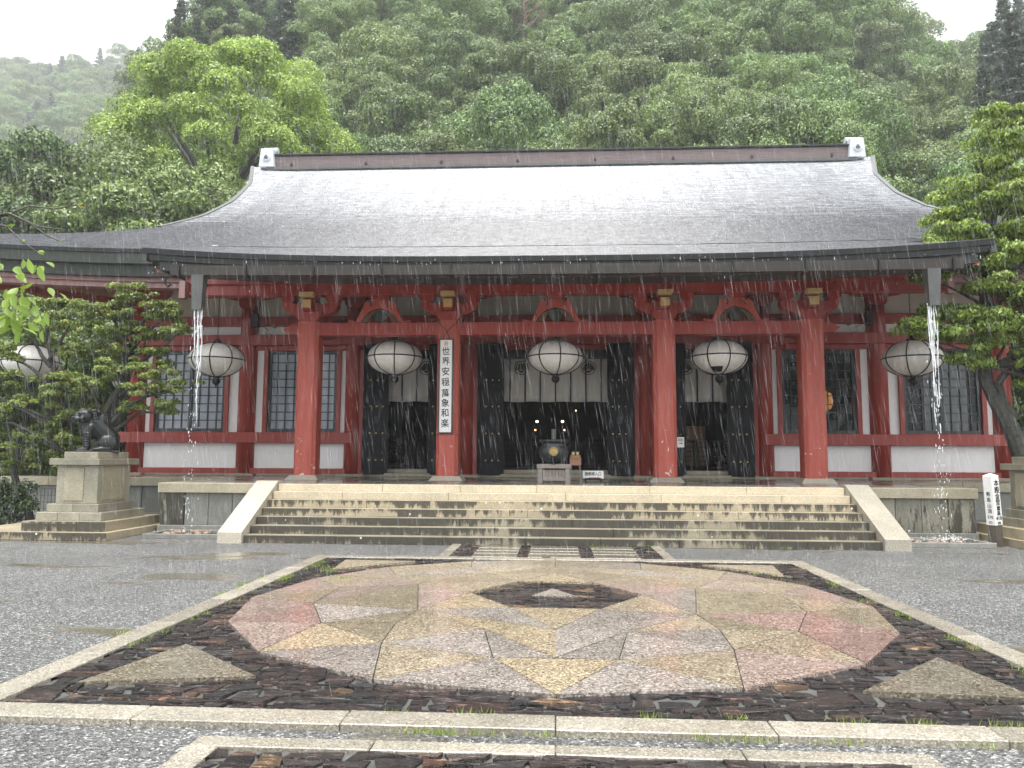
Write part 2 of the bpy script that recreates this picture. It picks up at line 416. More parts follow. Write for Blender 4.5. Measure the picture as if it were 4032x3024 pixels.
M['mRed'] = mosaic('rose_reflection_granite', (.315, .225, .2))  # rose tint: stronger pillar reflection, also painted into the colour
M['mGrey'] = mosaic('lilac_grey_mosaic_granite', (.33, .30, .275))
M['mCorner'] = mosaic('dark_corner_granite', (.20, .18, .14))
M['mOlive'] = mosaic('olive_mosaic_granite', (.29, .255, .185))
def leaf_mat(name, dark, light, hue=.03, trans=.3, rough=.38, scale=1.2, yellow=None, val=(.72, 1.3)):
    t = NT(name); oi = t.n('ShaderNodeObjectInfo'); geo = t.n('ShaderNodeNewGeometry')
    n1 = t.noise(t.coord(), scale, 3, .6)
    ri = geo.outputs['Random Per Island']
    f = t.math('ADD', t.math('MULTIPLY', n1, .6), t.math('MULTIPLY', ri, .4))
    c = t.ramp(f, [(.25, dark), (.7, light)])
    if yellow: c = t.mix(t.math('GREATER_THAN', ri, .93), c, yellow)
    hs = t.n('ShaderNodeHueSaturation')
    a = t.n('ShaderNodeMapRange'); t.l(oi.outputs['Random'], a.inputs[0]); a.inputs['To Min'].default_value = .5 - hue; a.inputs['To Max'].default_value = .5 + hue * 1.6
    v = t.n('ShaderNodeMapRange'); sw = t.math('FRACT', t.math('MULTIPLY', oi.outputs['Random'], 7.31)); t.l(sw, v.inputs[0]); v.inputs['To Min'].default_value = val[0]; v.inputs['To Max'].default_value = val[1]
    t.l(a.outputs[0], hs.inputs['Hue']); t.l(v.outputs[0], hs.inputs['Value']); t.l(c, hs.inputs['Color'])
    t.base(hs.outputs[0]); t.rough(rough)
    tr = t.n('ShaderNodeBsdfTranslucent'); t.l(hs.outputs[0], tr.inputs[0])
    mx = t.n('ShaderNodeMixShader'); mx.inputs[0].default_value = trans
    t.l(t.b.outputs[0], mx.inputs[1]); t.l(tr.outputs[0], mx.inputs[2]); t.l(mx.outputs[0], t.out.inputs[0])
    return t.m
M['leafForest'] = leaf_mat('forest_foliage', (.045, .085, .02), (.22, .30, .082), hue=.014, trans=.2, scale=.9)
M['leafConifer'] = leaf_mat('conifer_foliage', (.03, .05, .03), (.07, .10, .055), scale=.6)
M['leafBright'] = leaf_mat('bright_camphor_foliage', (.07, .125, .02), (.40, .53, .10), hue=0, scale=.35, val=(1.12, 1.12))
M['leafLeft'] = leaf_mat('zelkova_foliage', (.05, .09, .016), (.28, .35, .075), hue=.0, scale=3.2, yellow=(.22, .14, .05), val=(1.12, 1.12))
M['leafRight'] = leaf_mat('evergreen_foliage', (.035, .08, .012), (.34, .44, .08), hue=.0, scale=2.4, val=(1.05, 1.05))
M['leafNear'] = leaf_mat('cherry_leaf', (.16, .27, .03), (.30, .44, .06), hue=0, scale=3, trans=.45, yellow=(.5, .2, .04))
M['leafBush'] = leaf_mat('azalea_foliage', (.02, .04, .012), (.07, .11, .035), hue=0, scale=3)
M['bark'] = simple('mossy_bark', (.05, .045, .035), .6, .6, 9, bump=.5, stretch=(1, 1, .5))
M['barklichen'] = simple('lichen_bark', (.042, .042, .034), .6, .8, 14, bump=.6)
M['soil'] = simple('leaf_litter_soil', (.028, .032, .018), .9, .5, .8)
M['fallen'] = simple('fallen_brown_leaf', (.22, .09, .04), .5, .5, 3)
M['grass'] = leaf_mat('grass_blades', (.12, .18, .03), (.26, .34, .07), hue=0, scale=5)
def water_mat(name, tr, em=0):
    t = NT(name); t.base((.9, .93, .95)); t.rough(.12)
    tb = t.n('ShaderNodeBsdfTransparent'); mx = t.n('ShaderNodeMixShader'); mx.inputs[0].default_value = tr
    t.l(t.b.outputs[0], mx.inputs[1]); t.l(tb.outputs[0], mx.inputs[2]); t.l(mx.outputs[0], t.out.inputs[0])
    return t.m
M['rain'] = water_mat('rain_drops', .68)
M['stream'] = water_mat('falling_water', .5)
def emit(name, c, s):
    t = NT(name); t.base((0, 0, 0)); t.b.inputs['Emission Color'].default_value = (*c, 1); t.b.inputs['Emission Strength'].default_value = s
    return t.m
M['bulb'] = emit('lit_bulb', (1, .85, .6), 14); M['flame'] = emit('small_red_lamp', (1, .35, .15), 5); M['warm'] = emit('lit_warm_lamp', (1, .42, .1), .28)
def lantern_mat():
    t = NT('lantern_panel'); t.base(t.ramp(t.noise(t.coord((9, 9, .7)), 2, 4), [(.3, (.74, .72, .65)), (.7, (.87, .85, .8))])); t.rough(.4)
    return t.m
M['lantern'] = lantern_mat()
M['paneL'] = simple('pale_curtained_glass', (.33, .37, .42), .15, .15, 2)
M['paneR'] = simple('dim_glass', (.10, .115, .11), .15, .3, 2)
def glass():
    t = NT('clear_glass'); t.base((.05, .06, .06)); t.rough(.05)
    tb = t.n('ShaderNodeBsdfTransparent'); mx = t.n('ShaderNodeMixShader'); mx.inputs[0].default_value = .7
    t.l(t.b.outputs[0], mx.inputs[1]); t.l(tb.outputs[0], mx.inputs[2]); t.l(mx.outputs[0], t.out.inputs[0]); return t.m
M['glass'] = glass()

# ------------------------------------------------------------------ ground and paving
def struct(o): o['kind'] = 'structure'; return o
def sheet(name, pts, z, mat, th=.03):
    return MB().prism(pts, z - th, z, 'z').build(name, mat)
struct(MB().add([(-400, -60, 0), (400, -60, 0), (400, 490, 0), (-400, 490, 0)], [(0, 1, 2, 3)]).build('ground', M['gravel']))
def terrain(x, y):
    q = x / max(y, 1)
    s = .80
    cap = float(np.interp(-q, [.36, .42, .50, .55, .585, .64, .9], [150, 102, 90, 82, 60, 49, 46]))
    z = max(0, (min(y, cap) - 33) * s)
    t = min(max((-q - .40) / .1, 0), 1)
    if t > 0 and y > 110: z = max(z, (min(y, 365) - 110) * .735 * t)
    if q > .35: z *= max(.76, 1 - (q - .35) * 2.2)
    return z + 1.2 * noise.noise((x * .06, y * .06, 0)) * min(1, max(0, (y - 34) / 8))
def make_terrain():
    xs = np.linspace(-360, 360, 121); ys = np.linspace(31, 470, 120)
    V = np.array([(x, y, terrain(x, y) - (.3 if y < 34 else 0)) for y in ys for x in xs])
    n = len(xs); Q = np.array([(j * n + i, j * n + i + 1, (j + 1) * n + i + 1, (j + 1) * n + i) for j in range(len(ys) - 1) for i in range(n - 1)])
    struct(npmesh('hillside', V, Q, M['soil'], smooth=True))
make_terrain()
TRI = [[(-3.3, 5.22), (-2.12, 5.46), (-3.07, 6.34)], [(-3.2, 11.6), (-2.1, 11.55), (-3.1, 10.6)], [(3.2, 11.6), (2.15, 11.55), (3.07, 10.6)], [(3.18, 5.34), (2.06, 5.42), (3.02, 6.38)]]
def _in(T, x, y):
    s = [(T[(i + 1) % 3][0] - T[i][0]) * (y - T[i][1]) - (T[(i + 1) % 3][1] - T[i][1]) * (x - T[i][0]) for i in range(3)]
    return all(v > 0 for v in s) or all(v < 0 for v in s)
def plaza():
    fw, y0, y1, k = 3.8, 4.56, 12.18, .24
    p = struct(sheet('plaza_slate_bed', [(-fw + k, y0 + k), (fw - k, y0 + k), (fw - k, y1 - k), (-fw + k, y1 - k)], .014, M['mortar']))
    def outside(x, y): return math.hypot(x * .985, y - 8.53) > 3.24 and not any(_in(T_, x, y) for T_ in TRI)
    slate_stones('slate_stones', -fw + k, fw - k, y0 + k, y1 - k, outside)
    # kerb stones of the frame: each stone a block of the paving border
    def kerb_run(xa, ya, xb, yb, w, n, z=.045):
        for i in range(n):
            t0, t1 = i / n, (i + 1) / n; g = .003
            if abs(xb - xa) > abs(yb - ya):
                a = (xa + (xb - xa) * t0 + g, xa + (xb - xa) * t1 - g, ya, ya + w)
            else:
                a = (xa, xa + w, ya + (yb - ya) * t0 + g, ya + (yb - ya) * t1 - g)
            struct(MB().box(a[0], a[1], a[2], a[3], -.05, z + random.uniform(-.003, .003), b=.006).build('kerb_stone', M['kerb']))
    kerb_run(-fw, y0, fw, y0, k, 6); kerb_run(-fw, y1 - k, fw, y1 - k, k, 6)
    kerb_run(-fw, y0 + k, -fw, y1 - k, k, 6); kerb_run(fw - k, y0 + k, fw - k, y1 - k, k, 6)
    # walkway nearest the camera
    struct(sheet('path_slate_bed', [(-1.83, .5), (1.83, .5), (1.83, 4.2), (-1.83, 4.2)], .012, M['mortar']))
    slate_stones('path_slate_stones', -1.83, 1.83, 1.5, 4.2, lambda x, y: True)
    kerb_run(-2, 4.2, 2, 4.2, .14, 4, .04); kerb_run(-2, .5, -2, 4.2, .17, 3, .04); kerb_run(1.83, .5, 1.83, 4.2, .17, 3, .04)
    # walkway to the stairs
    struct(sheet('stair_path_slate_bed', [(-1.7, 12.2), (1.7, 12.2), (1.7, 14.04), (-1.7, 14.04)], .012, M['mortar']))
    slate_stones('stair_path_slate_stones', -1.7, 1.7, 12.2, 14.04, lambda x, y: min(abs(x - c) for c in (-1.52, -.53, .51, 1.53)) < .16 or y > 13.9 or y < 12.3, zt=.024)
    kerb_run(-1.88, 12.2, -1.88, 14.04, .17, 2, .038); kerb_run(1.71, 12.2, 1.71, 14.04, .17, 2, .038)
    for xa, xb in ((-1.35, -.62), (-.44, .40), (.62, 1.36)):
        for ya, yb in ((12.3, 12.7), (12.75, 13.05), (13.12, 13.45), (13.52, 13.9)):
            struct(MB().box(xa, xb, ya, yb, -.02, .032, b=.004).build('path_slab', M['mCorner']))
    # granite mosaic
    A = [(0, 5.19), (1.28, 5.43), (2.38, 6.13), (3.1, 7.2), (3.37, 8.45), (3.1, 9.8), (2.38, 10.9), (1.26, 11.62), (0, 11.88)]
    B = [(0, 6.12), (1.46, 6.49), (2.2, 7.21), (2.58, 8.15), (2.58, 9.18), (2.1, 10.15), (1.2, 10.95), (0, 11.2)]
    N = [(.49, 6.1), (.65, 7.08), (1.41, 7.9), (1.69, 9.47), (.9, 10.45), (0, 10.55)]
    Hx = [(1.0, 8.96), (.47, 8.11), (.47, 9.82)]
    T0 = (0, 7.12)
    cells = [([A[0], N[0], (-.49, 6.1)], 'mYellow', 0), ([B[0], N[1], (-.65, 7.08)], 'mYellow', 0), ([T0, Hx[1], (-.47, 8.11)], 'mYellow', 0),
             ([(-.47, 9.82), (.47, 9.82), (0, 10.55)], 'mYellow', 0), ([(-.9, 10.45), (0, 10.55), (.9, 10.45), (0, 11.2)], 'mBeige', 0)]
    for sgn in (-1, 1):
        a, b, n, h = A, B, N, Hx
        L = [([a[0], a[1], n[0]], 'mGrey'), ([a[1], b[1], n[0]], 'mBeige'), ([a[1], a[2], b[1]], 'mPink' if sgn > 0 else 'mGrey'), ([a[2], b[2], b[1]], 'mYellow' if sgn < 0 else 'mBeige'),
             ([a[2], a[3], b[2]], 'mPink' if sgn < 0 else 'mRed'), ([a[3], b[3], b[2]], 'mRed'), ([a[3], a[4], b[3]], 'mPink' if sgn < 0 else 'mOlive'), ([a[4], b[4], b[3]], 'mBeige'),
             ([a[4], a[5], b[4]], 'mPink'), ([a[5], b[5], b[4]], 'mBeige'), ([a[5], a[6], b[5]], 'mPink'), ([a[6], b[6], b[5]], 'mBeige'),
             ([a[6], a[7], b[6]], 'mBeige'), ([a[7], b[7], b[6]], 'mGrey'), ([a[7], a[8], b[7]], 'mBeige'),
             ([n[0], b[0], n[1]] if False else [b[0], n[0], n[1]], 'mGrey'), ([n[0], b[1], n[1]], 'mGrey'), ([b[1], (1.5, 7.25), n[1]], 'mGrey' if sgn > 0 else 'mBeige'), ([b[1], b[2], (1.5, 7.25)], 'mOlive' if sgn < 0 else 'mBeige'),
             ([b[2], n[2], (1.5, 7.25)], 'mOlive'), ([n[1], (1.5, 7.25), n[2]], 'mOlive' if sgn < 0 else 'mBeige'), ([b[2], b[3], n[2]], 'mGrey' if sgn < 0 else 'mRed'), ([b[3], b[4], n[3]], 'mPink' if sgn < 0 else 'mOlive'), ([b[3], n[3], n[2]], 'mOlive'),
             ([b[4], b[5], n[3]], 'mPink'), ([b[5], n[4], n[3]], 'mBeige'), ([b[5], b[6], n[4]], 'mGrey'), ([b[6], b[7], n[4]], 'mBeige'),
             ([T0, n[1], n[2]], 'mYellow' if sgn < 0 else 'mGrey'), ([T0, n[2], h[1]], 'mGrey'), ([h[1], n[2], h[0]], 'mBeige' if sgn > 0 else 'mYellow'), ([n[2], n[3], h[0]], 'mGrey' if sgn > 0 else 'mPink'),
             ([n[3], n[4], h[2]], 'mBeige'), ([n[3], h[2], h[0]], 'mPink' if sgn > 0 else 'mBeige'), ([n[4], n[5], h[2]], 'mBeige'), ([b[0], n[1], T0], 'mGrey')]
        for pts, m in L: cells.append(([(x * sgn, y) for x, y in pts], m, 0))
    tri = [([(-3.18, 5.24), (-2.17, 5.46), (-3.07, 6.36)], 'mOlive'), ([(-3.2, 11.6), (-2.1, 11.55), (-3.1, 10.6)], 'mBeige'),
           ([(3.2, 11.6), (2.15, 11.55), (3.07, 10.6)], 'mBeige'), ([(3.18, 5.34), (2.06, 5.42), (3.02, 6.38)], 'mCorner')]
    tri = [([(-3.3, 5.22), (-2.12, 5.46), (-3.07, 6.34)], 'mCorner')] + tri[1:]
    cells += [(p, m, 0) for p, m in tri]
    cells.append(([(-.28, 8.8), (-.03, 9.3), (.25, 8.8)], 'mGrey', 0))
    for pts, m, _ in cells:
        c = np.mean(np.array(pts), 0)
        if sum(pts[i][0] * pts[(i + 1) % len(pts)][1] - pts[(i + 1) % len(pts)][0] * pts[i][1] for i in range(len(pts))) < 0: pts = pts[::-1]
        ip = []
        for i in range(len(pts)):
            p0, p1, p2 = (np.array(pts[j % len(pts)], float) for j in (i - 1, i, i + 1))
            e1 = (p1 - p0) / np.hypot(*(p1 - p0)); e2 = (p2 - p1) / np.hypot(*(p2 - p1))
            n1 = np.array([-e1[1], e1[0]]); n2 = np.array([-e2[1], e2[0]])
            ip.append(tuple(p1 + (n1 + n2) / max(.12, 1 + n1 @ n2) * .0045))
        struct(MB().prism(ip, -.02, .049 + random.uniform(0, .002), 'z').build('mosaic_slab', M[m]))
    # dark slate hexagon in the middle sits level with the slabs
    struct(sheet('mosaic_centre_bed', [(-.98, 8.96), (-.46, 8.13), (.46, 8.13), (.98, 8.96), (.46, 9.8), (-.46, 9.8)], .024, M['slate'], .01))
    def hexa(x, y): return abs(y - 8.965) < .8 and abs(x) < .98 - .52 * abs(y - 8.965) / .84 - .06 and not _in([(-.3, 8.78), (-.03, 9.33), (.27, 8.78)], x, y)
    slate_stones('centre_slate_stones', -.98, .98, 8.13, 9.8, hexa, h=.09, zt=.034)
plaza()

# ------------------------------------------------------------------ stone terrace with stairs
HP = 1.04
def terrace():
    t = empty('stone_terrace', 'long granite terrace with a wide flight of stone steps in front of the red hall', 'terrace', (0, 0, 0))
    W, ys, rise, run = 5.8, 14.06, HP / 7, .28
    mats = ['steplow', 'steplow', 'steplow', 'stepmid', 'stepmid', 'steptop', 'steptop']
    for i in range(7):
        st = bpy.data.objects.new('step', None); 
        y = ys + i * run; z = rise * (i + 1)
        body = MB()
        x = -W; segs = []
        while x < W:
            w = random.uniform(1.3, 2.4); xe = min(W, x + w)
            if W - xe < .5: xe = W
            body.box(x + .003, xe - .003, y + random.uniform(0, .003), y + run + .25, max(0, z - rise), z + random.uniform(-.002, .001), b=.005); x = xe
        body.build('step', M[mats[i]], t)
    # cheek walls
    for s in (-1, 1):
        pts = [(13.98, 0), (13.98, .2), (15.76, HP + .06), (16.0, HP + .06), (16.0, 0)]
        MB().prism(pts, s * 5.82, s * 6.28, 'x').build('cheek_wall', M['cheek'], t)
    # porch terrace
    x0, x1, yf = -8.36, 8.36, 15.8
    MB().box(x0, x1, 15.78 + .24, 19.6, HP - .12, HP).build('porch_floor', M['floor'], t)
    for s in (-1, 1):
        xa, xb = (x0, -6.3) if s < 0 else (6.3, x1)
        boxpart('coping', M['cope'], t, xa - (.04 if s < 0 else 0), xb + (.04 if s > 0 else 0), yf - .06, yf + .28, HP - .2, HP + .004)
        n = 4
        for i in range(n):
            a = xa + (xb - xa) * i / n; b = xa + (xb - xa) * (i + 1) / n
            edge = (i == 0 and s < 0) or (i == n - 1 and s > 0)
            boxpart('wall_slab', M['slabstain'] if edge or s > 0 else M['slabgrey'], t, a + .004, b - .004, yf + (.0 if edge else .03), yf + .2, .16, HP - .2)
        boxpart('plinth_course', M['slabgrey'], t, xa - .04 * (s < 0), xb + .04 * (s > 0), yf - .02, yf + .25, 0, .16)
        xs = x0 if s < 0 else x1 - .22
        boxpart('side_coping', M['cope'], t, xs - (.04 if s < 0 else -.0), xs + .22 + (.04 if s > 0 else 0), yf + .28, 19.7, HP - .2, HP + .004)
        boxpart('side_wall', M['slabstain'], t, xs + .02, xs + .2, yf + .2, 19.7, 0, HP - .2)
    MB().box(-5.8, 5.8, 15.78 + .1, 15.78 + .24, HP - .1, HP - .001).build('landing_slab', M['tread'], t)
    # main terrace
    MB().box(-15.2, 15.2, 19.96, 24.4, HP - .14, HP - .0).build('terrace_floor', M['floor'], t)
    for i in range(18):
        a = -15.2 + i * 30.4 / 18; b = a + 30.4 / 18
        if b < -8.3 or a > 8.3:
            boxpart('coping', M['cope'], t, a + .003, b - .003, 19.66, 19.96, HP - .22, HP + .003)
            for k in range(2):
                c = a + (b - a) * k / 2
                boxpart('wall_slab', M['slabgrey'], t, c + .004, c + (b - a) / 2 - .004, 19.74 + .03 * k, 20, .12, HP - .22)
            boxpart('plinth_course', M['slabgrey'], t, a, b, 19.68, 19.98, 0, .12)
    MB().box(-8.2, 8.2, 19.6, 19.96, HP - .13, HP - .001).build('terrace_floor', M['floor'], t)
    for s in (-1, 1): boxpart('side_wall', M['slabgrey'], t, s * 15.1 - .1, s * 15.1 + .1, 20, 38, 0, HP - .15)
terrace()

# ------------------------------------------------------------------ temple hall
hall = empty('temple_hall', 'red timber hall with white plaster walls under a sweeping wet grey shingle roof', 'temple', (0, 0, 0))
YW = 22.78                                            # front wall line
CX = [-12.92, -9.45, -6.12, -2.66, 2.66, 6.12, 9.45, 12.92]
YB = 35.2
def column_round(x, y, z0=HP, z1=6.15, r=.285):
    c = MB().lathe([(r, 0), (r, z1 - z0 - .4), (r * .93, z1 - z0)], (x, y, z0), 28).build('column', M['red'], hall)
    for p in c.data.polygons: p.use_smooth = len(p.vertices) == 4
    b = MB().box(x - .42, x + .42, y - .42, y + .42, z0 - .02, z0 + .07, b=.015).build('base_stone', M['cope'], c)
    # capital block and boat-shaped bracket arm
    k = MB().prism([(x - .3, z1 + .12), (x - .2, z1), (x + .2, z1), (x + .3, z1 + .12), (x + .3, z1 + .26), (x - .3, z1 + .26)], y - .3, y + .3)
    k.build('capital_block', M['red'], c)
    a = [(-.95, .62), (-.95, .52), (-.88, .42), (-.7, .32), (-.4, .27), (.4, .27), (.7, .32), (.88, .42), (.95, .52), (.95, .62)]
    MB().prism([(x + u, z1 + v) for u, v in a], y - .16, y + .16).build('bracket_arm', M['red'], c)
    return c
for x in CX: column_round(x, YW)
for y in (26.0, 29.1, 32.2, YB):
    for x in (-12.92, 12.92): column_round(x, y)
def fbeam(name, z0, z1, d=.2, mat='red', x0=-12.9, x1=12.9, skip=False, y=YW):
    if skip:
        for a, b in ((-12.9, -6.1), (6.1, 12.9)): boxpart(name, M[mat], hall, a, b, y - d, y + d, z0, z1)
    else: boxpart(name, M[mat], hall, x0, x1, y - d, y + d, z0, z1)
fbeam('sill_beam', 1.06, 1.26, .2, skip=True)
fbeam('waist_beam', 2.02, 2.34, .33, skip=True)
for s in (-1, 1): boxpart('waist_beam_end', M['red'], hall, *sorted((s * 12.9, s * 13.45)), YW - .33, YW + .33, 2.02, 2.34)
fbeam('lintel_beam', 5.0, 5.32, .31)
for s in (-1, 1): boxpart('lintel_beam_end', M['red'], hall, *sorted((s * 12.9, s * 13.35)), YW - .31, YW + .31, 5.0, 5.32)
fbeam('upper_beam', 5.61, 5.9, .2)
fbeam('wall_plate', 6.76, 7.08, .24)
boxpart('shadow_board', M['red'], hall, -12.9, 12.9, YW - .12, YW + .12, 4.86, 5.0)
for s in (-1, 1):                                      # side wall beams and plaster
    X = s * 12.92
    for nm, a, b, d in (('side_sill_beam', 1.06, 1.26, .2), ('side_waist_beam', 2.02, 2.34, .33), ('side_lintel_beam', 5.0, 5.32, .31), ('side_upper_beam', 5.61, 5.9, .2), ('side_wall_plate', 6.76, 7.08, .24)):
        boxpart(nm, M['red'], hall, X - d + .02, X + d - .02, YW + .35, YB, a, b)
    boxpart('side_plaster', M['white'], hall, X - .06, X + .06, YW + .3, YB, 1.2, 6.8)
boxpart('rear_wall', M['white'], hall, -12.9, 12.9, YB - .08, YB + .08, 1.1, 6.8)
bays = list(zip(CX[:-1], CX[1:]))
for i, (a, b) in enumerate(bays):
    a += .28; b -= .28
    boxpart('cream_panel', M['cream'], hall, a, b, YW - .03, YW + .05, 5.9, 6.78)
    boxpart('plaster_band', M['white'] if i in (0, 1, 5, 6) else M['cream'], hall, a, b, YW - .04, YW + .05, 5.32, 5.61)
    if i in (0, 1, 5, 6):
        boxpart('plaster_panel', M['white'], hall, a, b, YW - .05, YW + .05, 1.26, 2.02)
        boxpart('base_strip', M['cope'], hall, a, b, YW - .22, YW + .1, HP, HP + .06)
        sx = 1 if a > 0 else -1
        L = (-12.33, -10.14) if i in (0, 6) else (-8.8, -6.66)
        w0, w1 = L if sx < 0 else (-L[1], -L[0])
        # plaster strips and red window posts
        boxpart('plaster_strip', M['white'], hall, a, w0 - .12, YW - .05, YW + .05, 2.34, 4.86)
        boxpart('plaster_strip', M['white'], hall, w1 + .12, b, YW - .05, YW + .05, 2.34, 4.86)
        wm = MB(); Z0, Z1 = 2.342, 4.858; oc = [(w0 - .13, Z0), (w1 + .13, Z0), (w1 + .13, Z1), (w0 - .13, Z1)]; ic = [(w0 - .003, Z0 + .02), (w1 + .003, Z0 + .02), (w1 + .003, Z1 - .02), (w0 - .003, Z1 - .02)]
        wm.v = [(x, yy, z) for yy in (YW - .14, YW + .12) for x, z in oc + ic]
        for q in range(4):
            r_ = (q + 1) % 4; wm.f += [(q, r_, 4 + r_, 4 + q), (8 + r_, 8 + q, 12 + q, 12 + r_), (q, 8 + q, 8 + r_, r_), (4 + r_, 12 + r_, 12 + q, 4 + q)]
        w = wm.build('window', M['red'], hall)
        fr = MB().box(w0, w1, YW - .06, YW + .04, 2.34, 2.46).box(w0, w1, YW - .06, YW + .04, 4.74, 4.86)
        for xx in (w0, (w0 + w1) / 2 - .05, w1 - .09): fr.box(xx, xx + (.1 if abs(xx - (w0 + w1) / 2 + .05) < .01 else .09), YW - .065, YW + .03, 2.46, 4.74)
        fr.build('frame', M['black'], w)
        lt = MB()
        for k in range(1, 8):
            if k != 4:
                xx = w0 + (w1 - w0) * k / 8; lt.box(xx - .014, xx + .014, YW - .04, YW - .01, 2.46, 4.74)
        for k in range(1, 9): zz = 2.46 + 2.28 * k / 9; lt.box(w0, w1, YW - .038, YW - .012, zz - .013, zz + .013)
        lt.build('lattice', M['black'], w)
        if i == 5:
            boxpart('pane', M['glass'], w, w0, w1, YW + .0, YW + .008, 2.46, 4.74, b=0)
        elif i == 6:
            boxpart('pane', M['glass'], w, w0, w0 + .62, YW + .0, YW + .008, 2.46, 4.74, b=0)
            boxpart('pane', M['paneR'], w, w0 + .62, w1 - .35, YW + .0, YW + .008, 2.46, 4.74, b=0)
            boxpart('pane', M['glass'], w, w1 - .35, w1, YW + .0, YW + .008, 2.46, 4.74, b=0)
        else:
            boxpart('pane', M['paneL'], w, w0, w1, YW + .0, YW + .008, 2.46, 4.74, b=0)
# door bays
for i, (a, b) in enumerate(bays[2:5]):
    a += .17; b -= .17
    for xx in (a, b): boxpart('door_post', M['red'], hall, xx - .17, xx + .17, YW - .2, YW + .2, HP, 4.86)
    s = MB().box(a + .17, b - .17, YW - .4, YW + .5, HP, HP + .1, b=.01).box(a + .17, b - .17, YW - .1, YW + .5, HP + .1, HP + .22, b=.01).build('stone_threshold', M['cope'], hall)
    MB().box(a + .17, b - .17, YW - .1, YW + .1, 4.6, 4.9).build('door_head', M['black'], hall)
    for sx in (-1, 1):
        xh = a + .2 if sx < 0 else b - .2
        d = bpy.data.objects.new('door_leaf', None)
        m = MB()
        ang = R(14) * -sx
        Mt = Matrix.Translation((xh, YW - .28, 0)) @ Matrix.Rotation(ang, 4, 'Z')
        def lb(m, x0, x1, y0, y1, z0, z1):
            q = MB().box(*sorted((x0 * -sx, x1 * -sx)), y0, y1, z0, z1)
            m.add([(Mt @ Vector(v))[:] for v in q.v], q.f)
        lb(m, 0, .72, -.28, -.2, HP + .06, 5.0)
        lb(m, -.02, .1, -.18, -.1, HP + .06, 5.0); lb(m, .0, .66, -.18, -.1, HP + .06, 5.0); lb(m, -.04, .62, -.08, -.0, HP + .06, 5.0)
        dl = m.build('door_leaf', M['blackwood'], hall)
        rr = MB(); lb(rr, .3, .44, -.292, -.279, 2.62, 2.82); rr.build('ring_plate', M['iron'], dl)
        for zz in (1.53, 2.32, 3.12, 3.9):
            for k in range(3):
                q = MB().ball((0, 0, 0), (.028, .022, .028), 8, 6)
                P = Mt @ Vector((-sx * (.18 + k * .19), -.285, zz))
                q.v = [(x + P.x, y + P.y, z + P.z) for x, y, z in q.v]; q.build('stud', M['brass'], dl, True)
    # low lattice gate inside the doorway
    g = MB(); y = YW + 1.2
    n = max(2, int((b - a) / 1.6))
    for k in range(n):
        g0 = a + .2 + (b - a - .4) * k / n; g1 = a + .2 + (b - a - .4) * (k + 1) / n - .05
        g.box(g0, g1, y - .03, y + .03, 2.12, 2.2).box(g0, g1, y - .03, y + .03, 1.32, 1.4).box(g0, g0 + .06, y - .03, y + .03, 1.26, 2.2).box(g1 - .06, g1, y - .03, y + .03, 1.26, 2.2)
        nn = 9
        for j in range(1, nn): xx = g0 + (g1 - g0) * j / nn; g.box(xx - .011, xx + .011, y - .015, y + .01, 1.4, 2.12)
        for j in range(1, 5): zz = 1.4 + .72 * j / 5; g.box(g0, g1, y - .02, y + .012, zz - .011, zz + .011)
    g.build('lattice_gate', M['blackwood'], hall)
# interior box
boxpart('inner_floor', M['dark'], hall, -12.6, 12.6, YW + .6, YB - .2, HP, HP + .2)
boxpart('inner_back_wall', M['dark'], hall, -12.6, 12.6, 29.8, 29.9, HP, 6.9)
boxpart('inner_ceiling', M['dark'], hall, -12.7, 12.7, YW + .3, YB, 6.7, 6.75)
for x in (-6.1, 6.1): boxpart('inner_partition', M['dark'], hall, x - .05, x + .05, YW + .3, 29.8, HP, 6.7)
boxpart('inner_screen', M['brownwood'], hall, 3.0, 5.2, 26.8, 26.85, 1.3, 2.75)

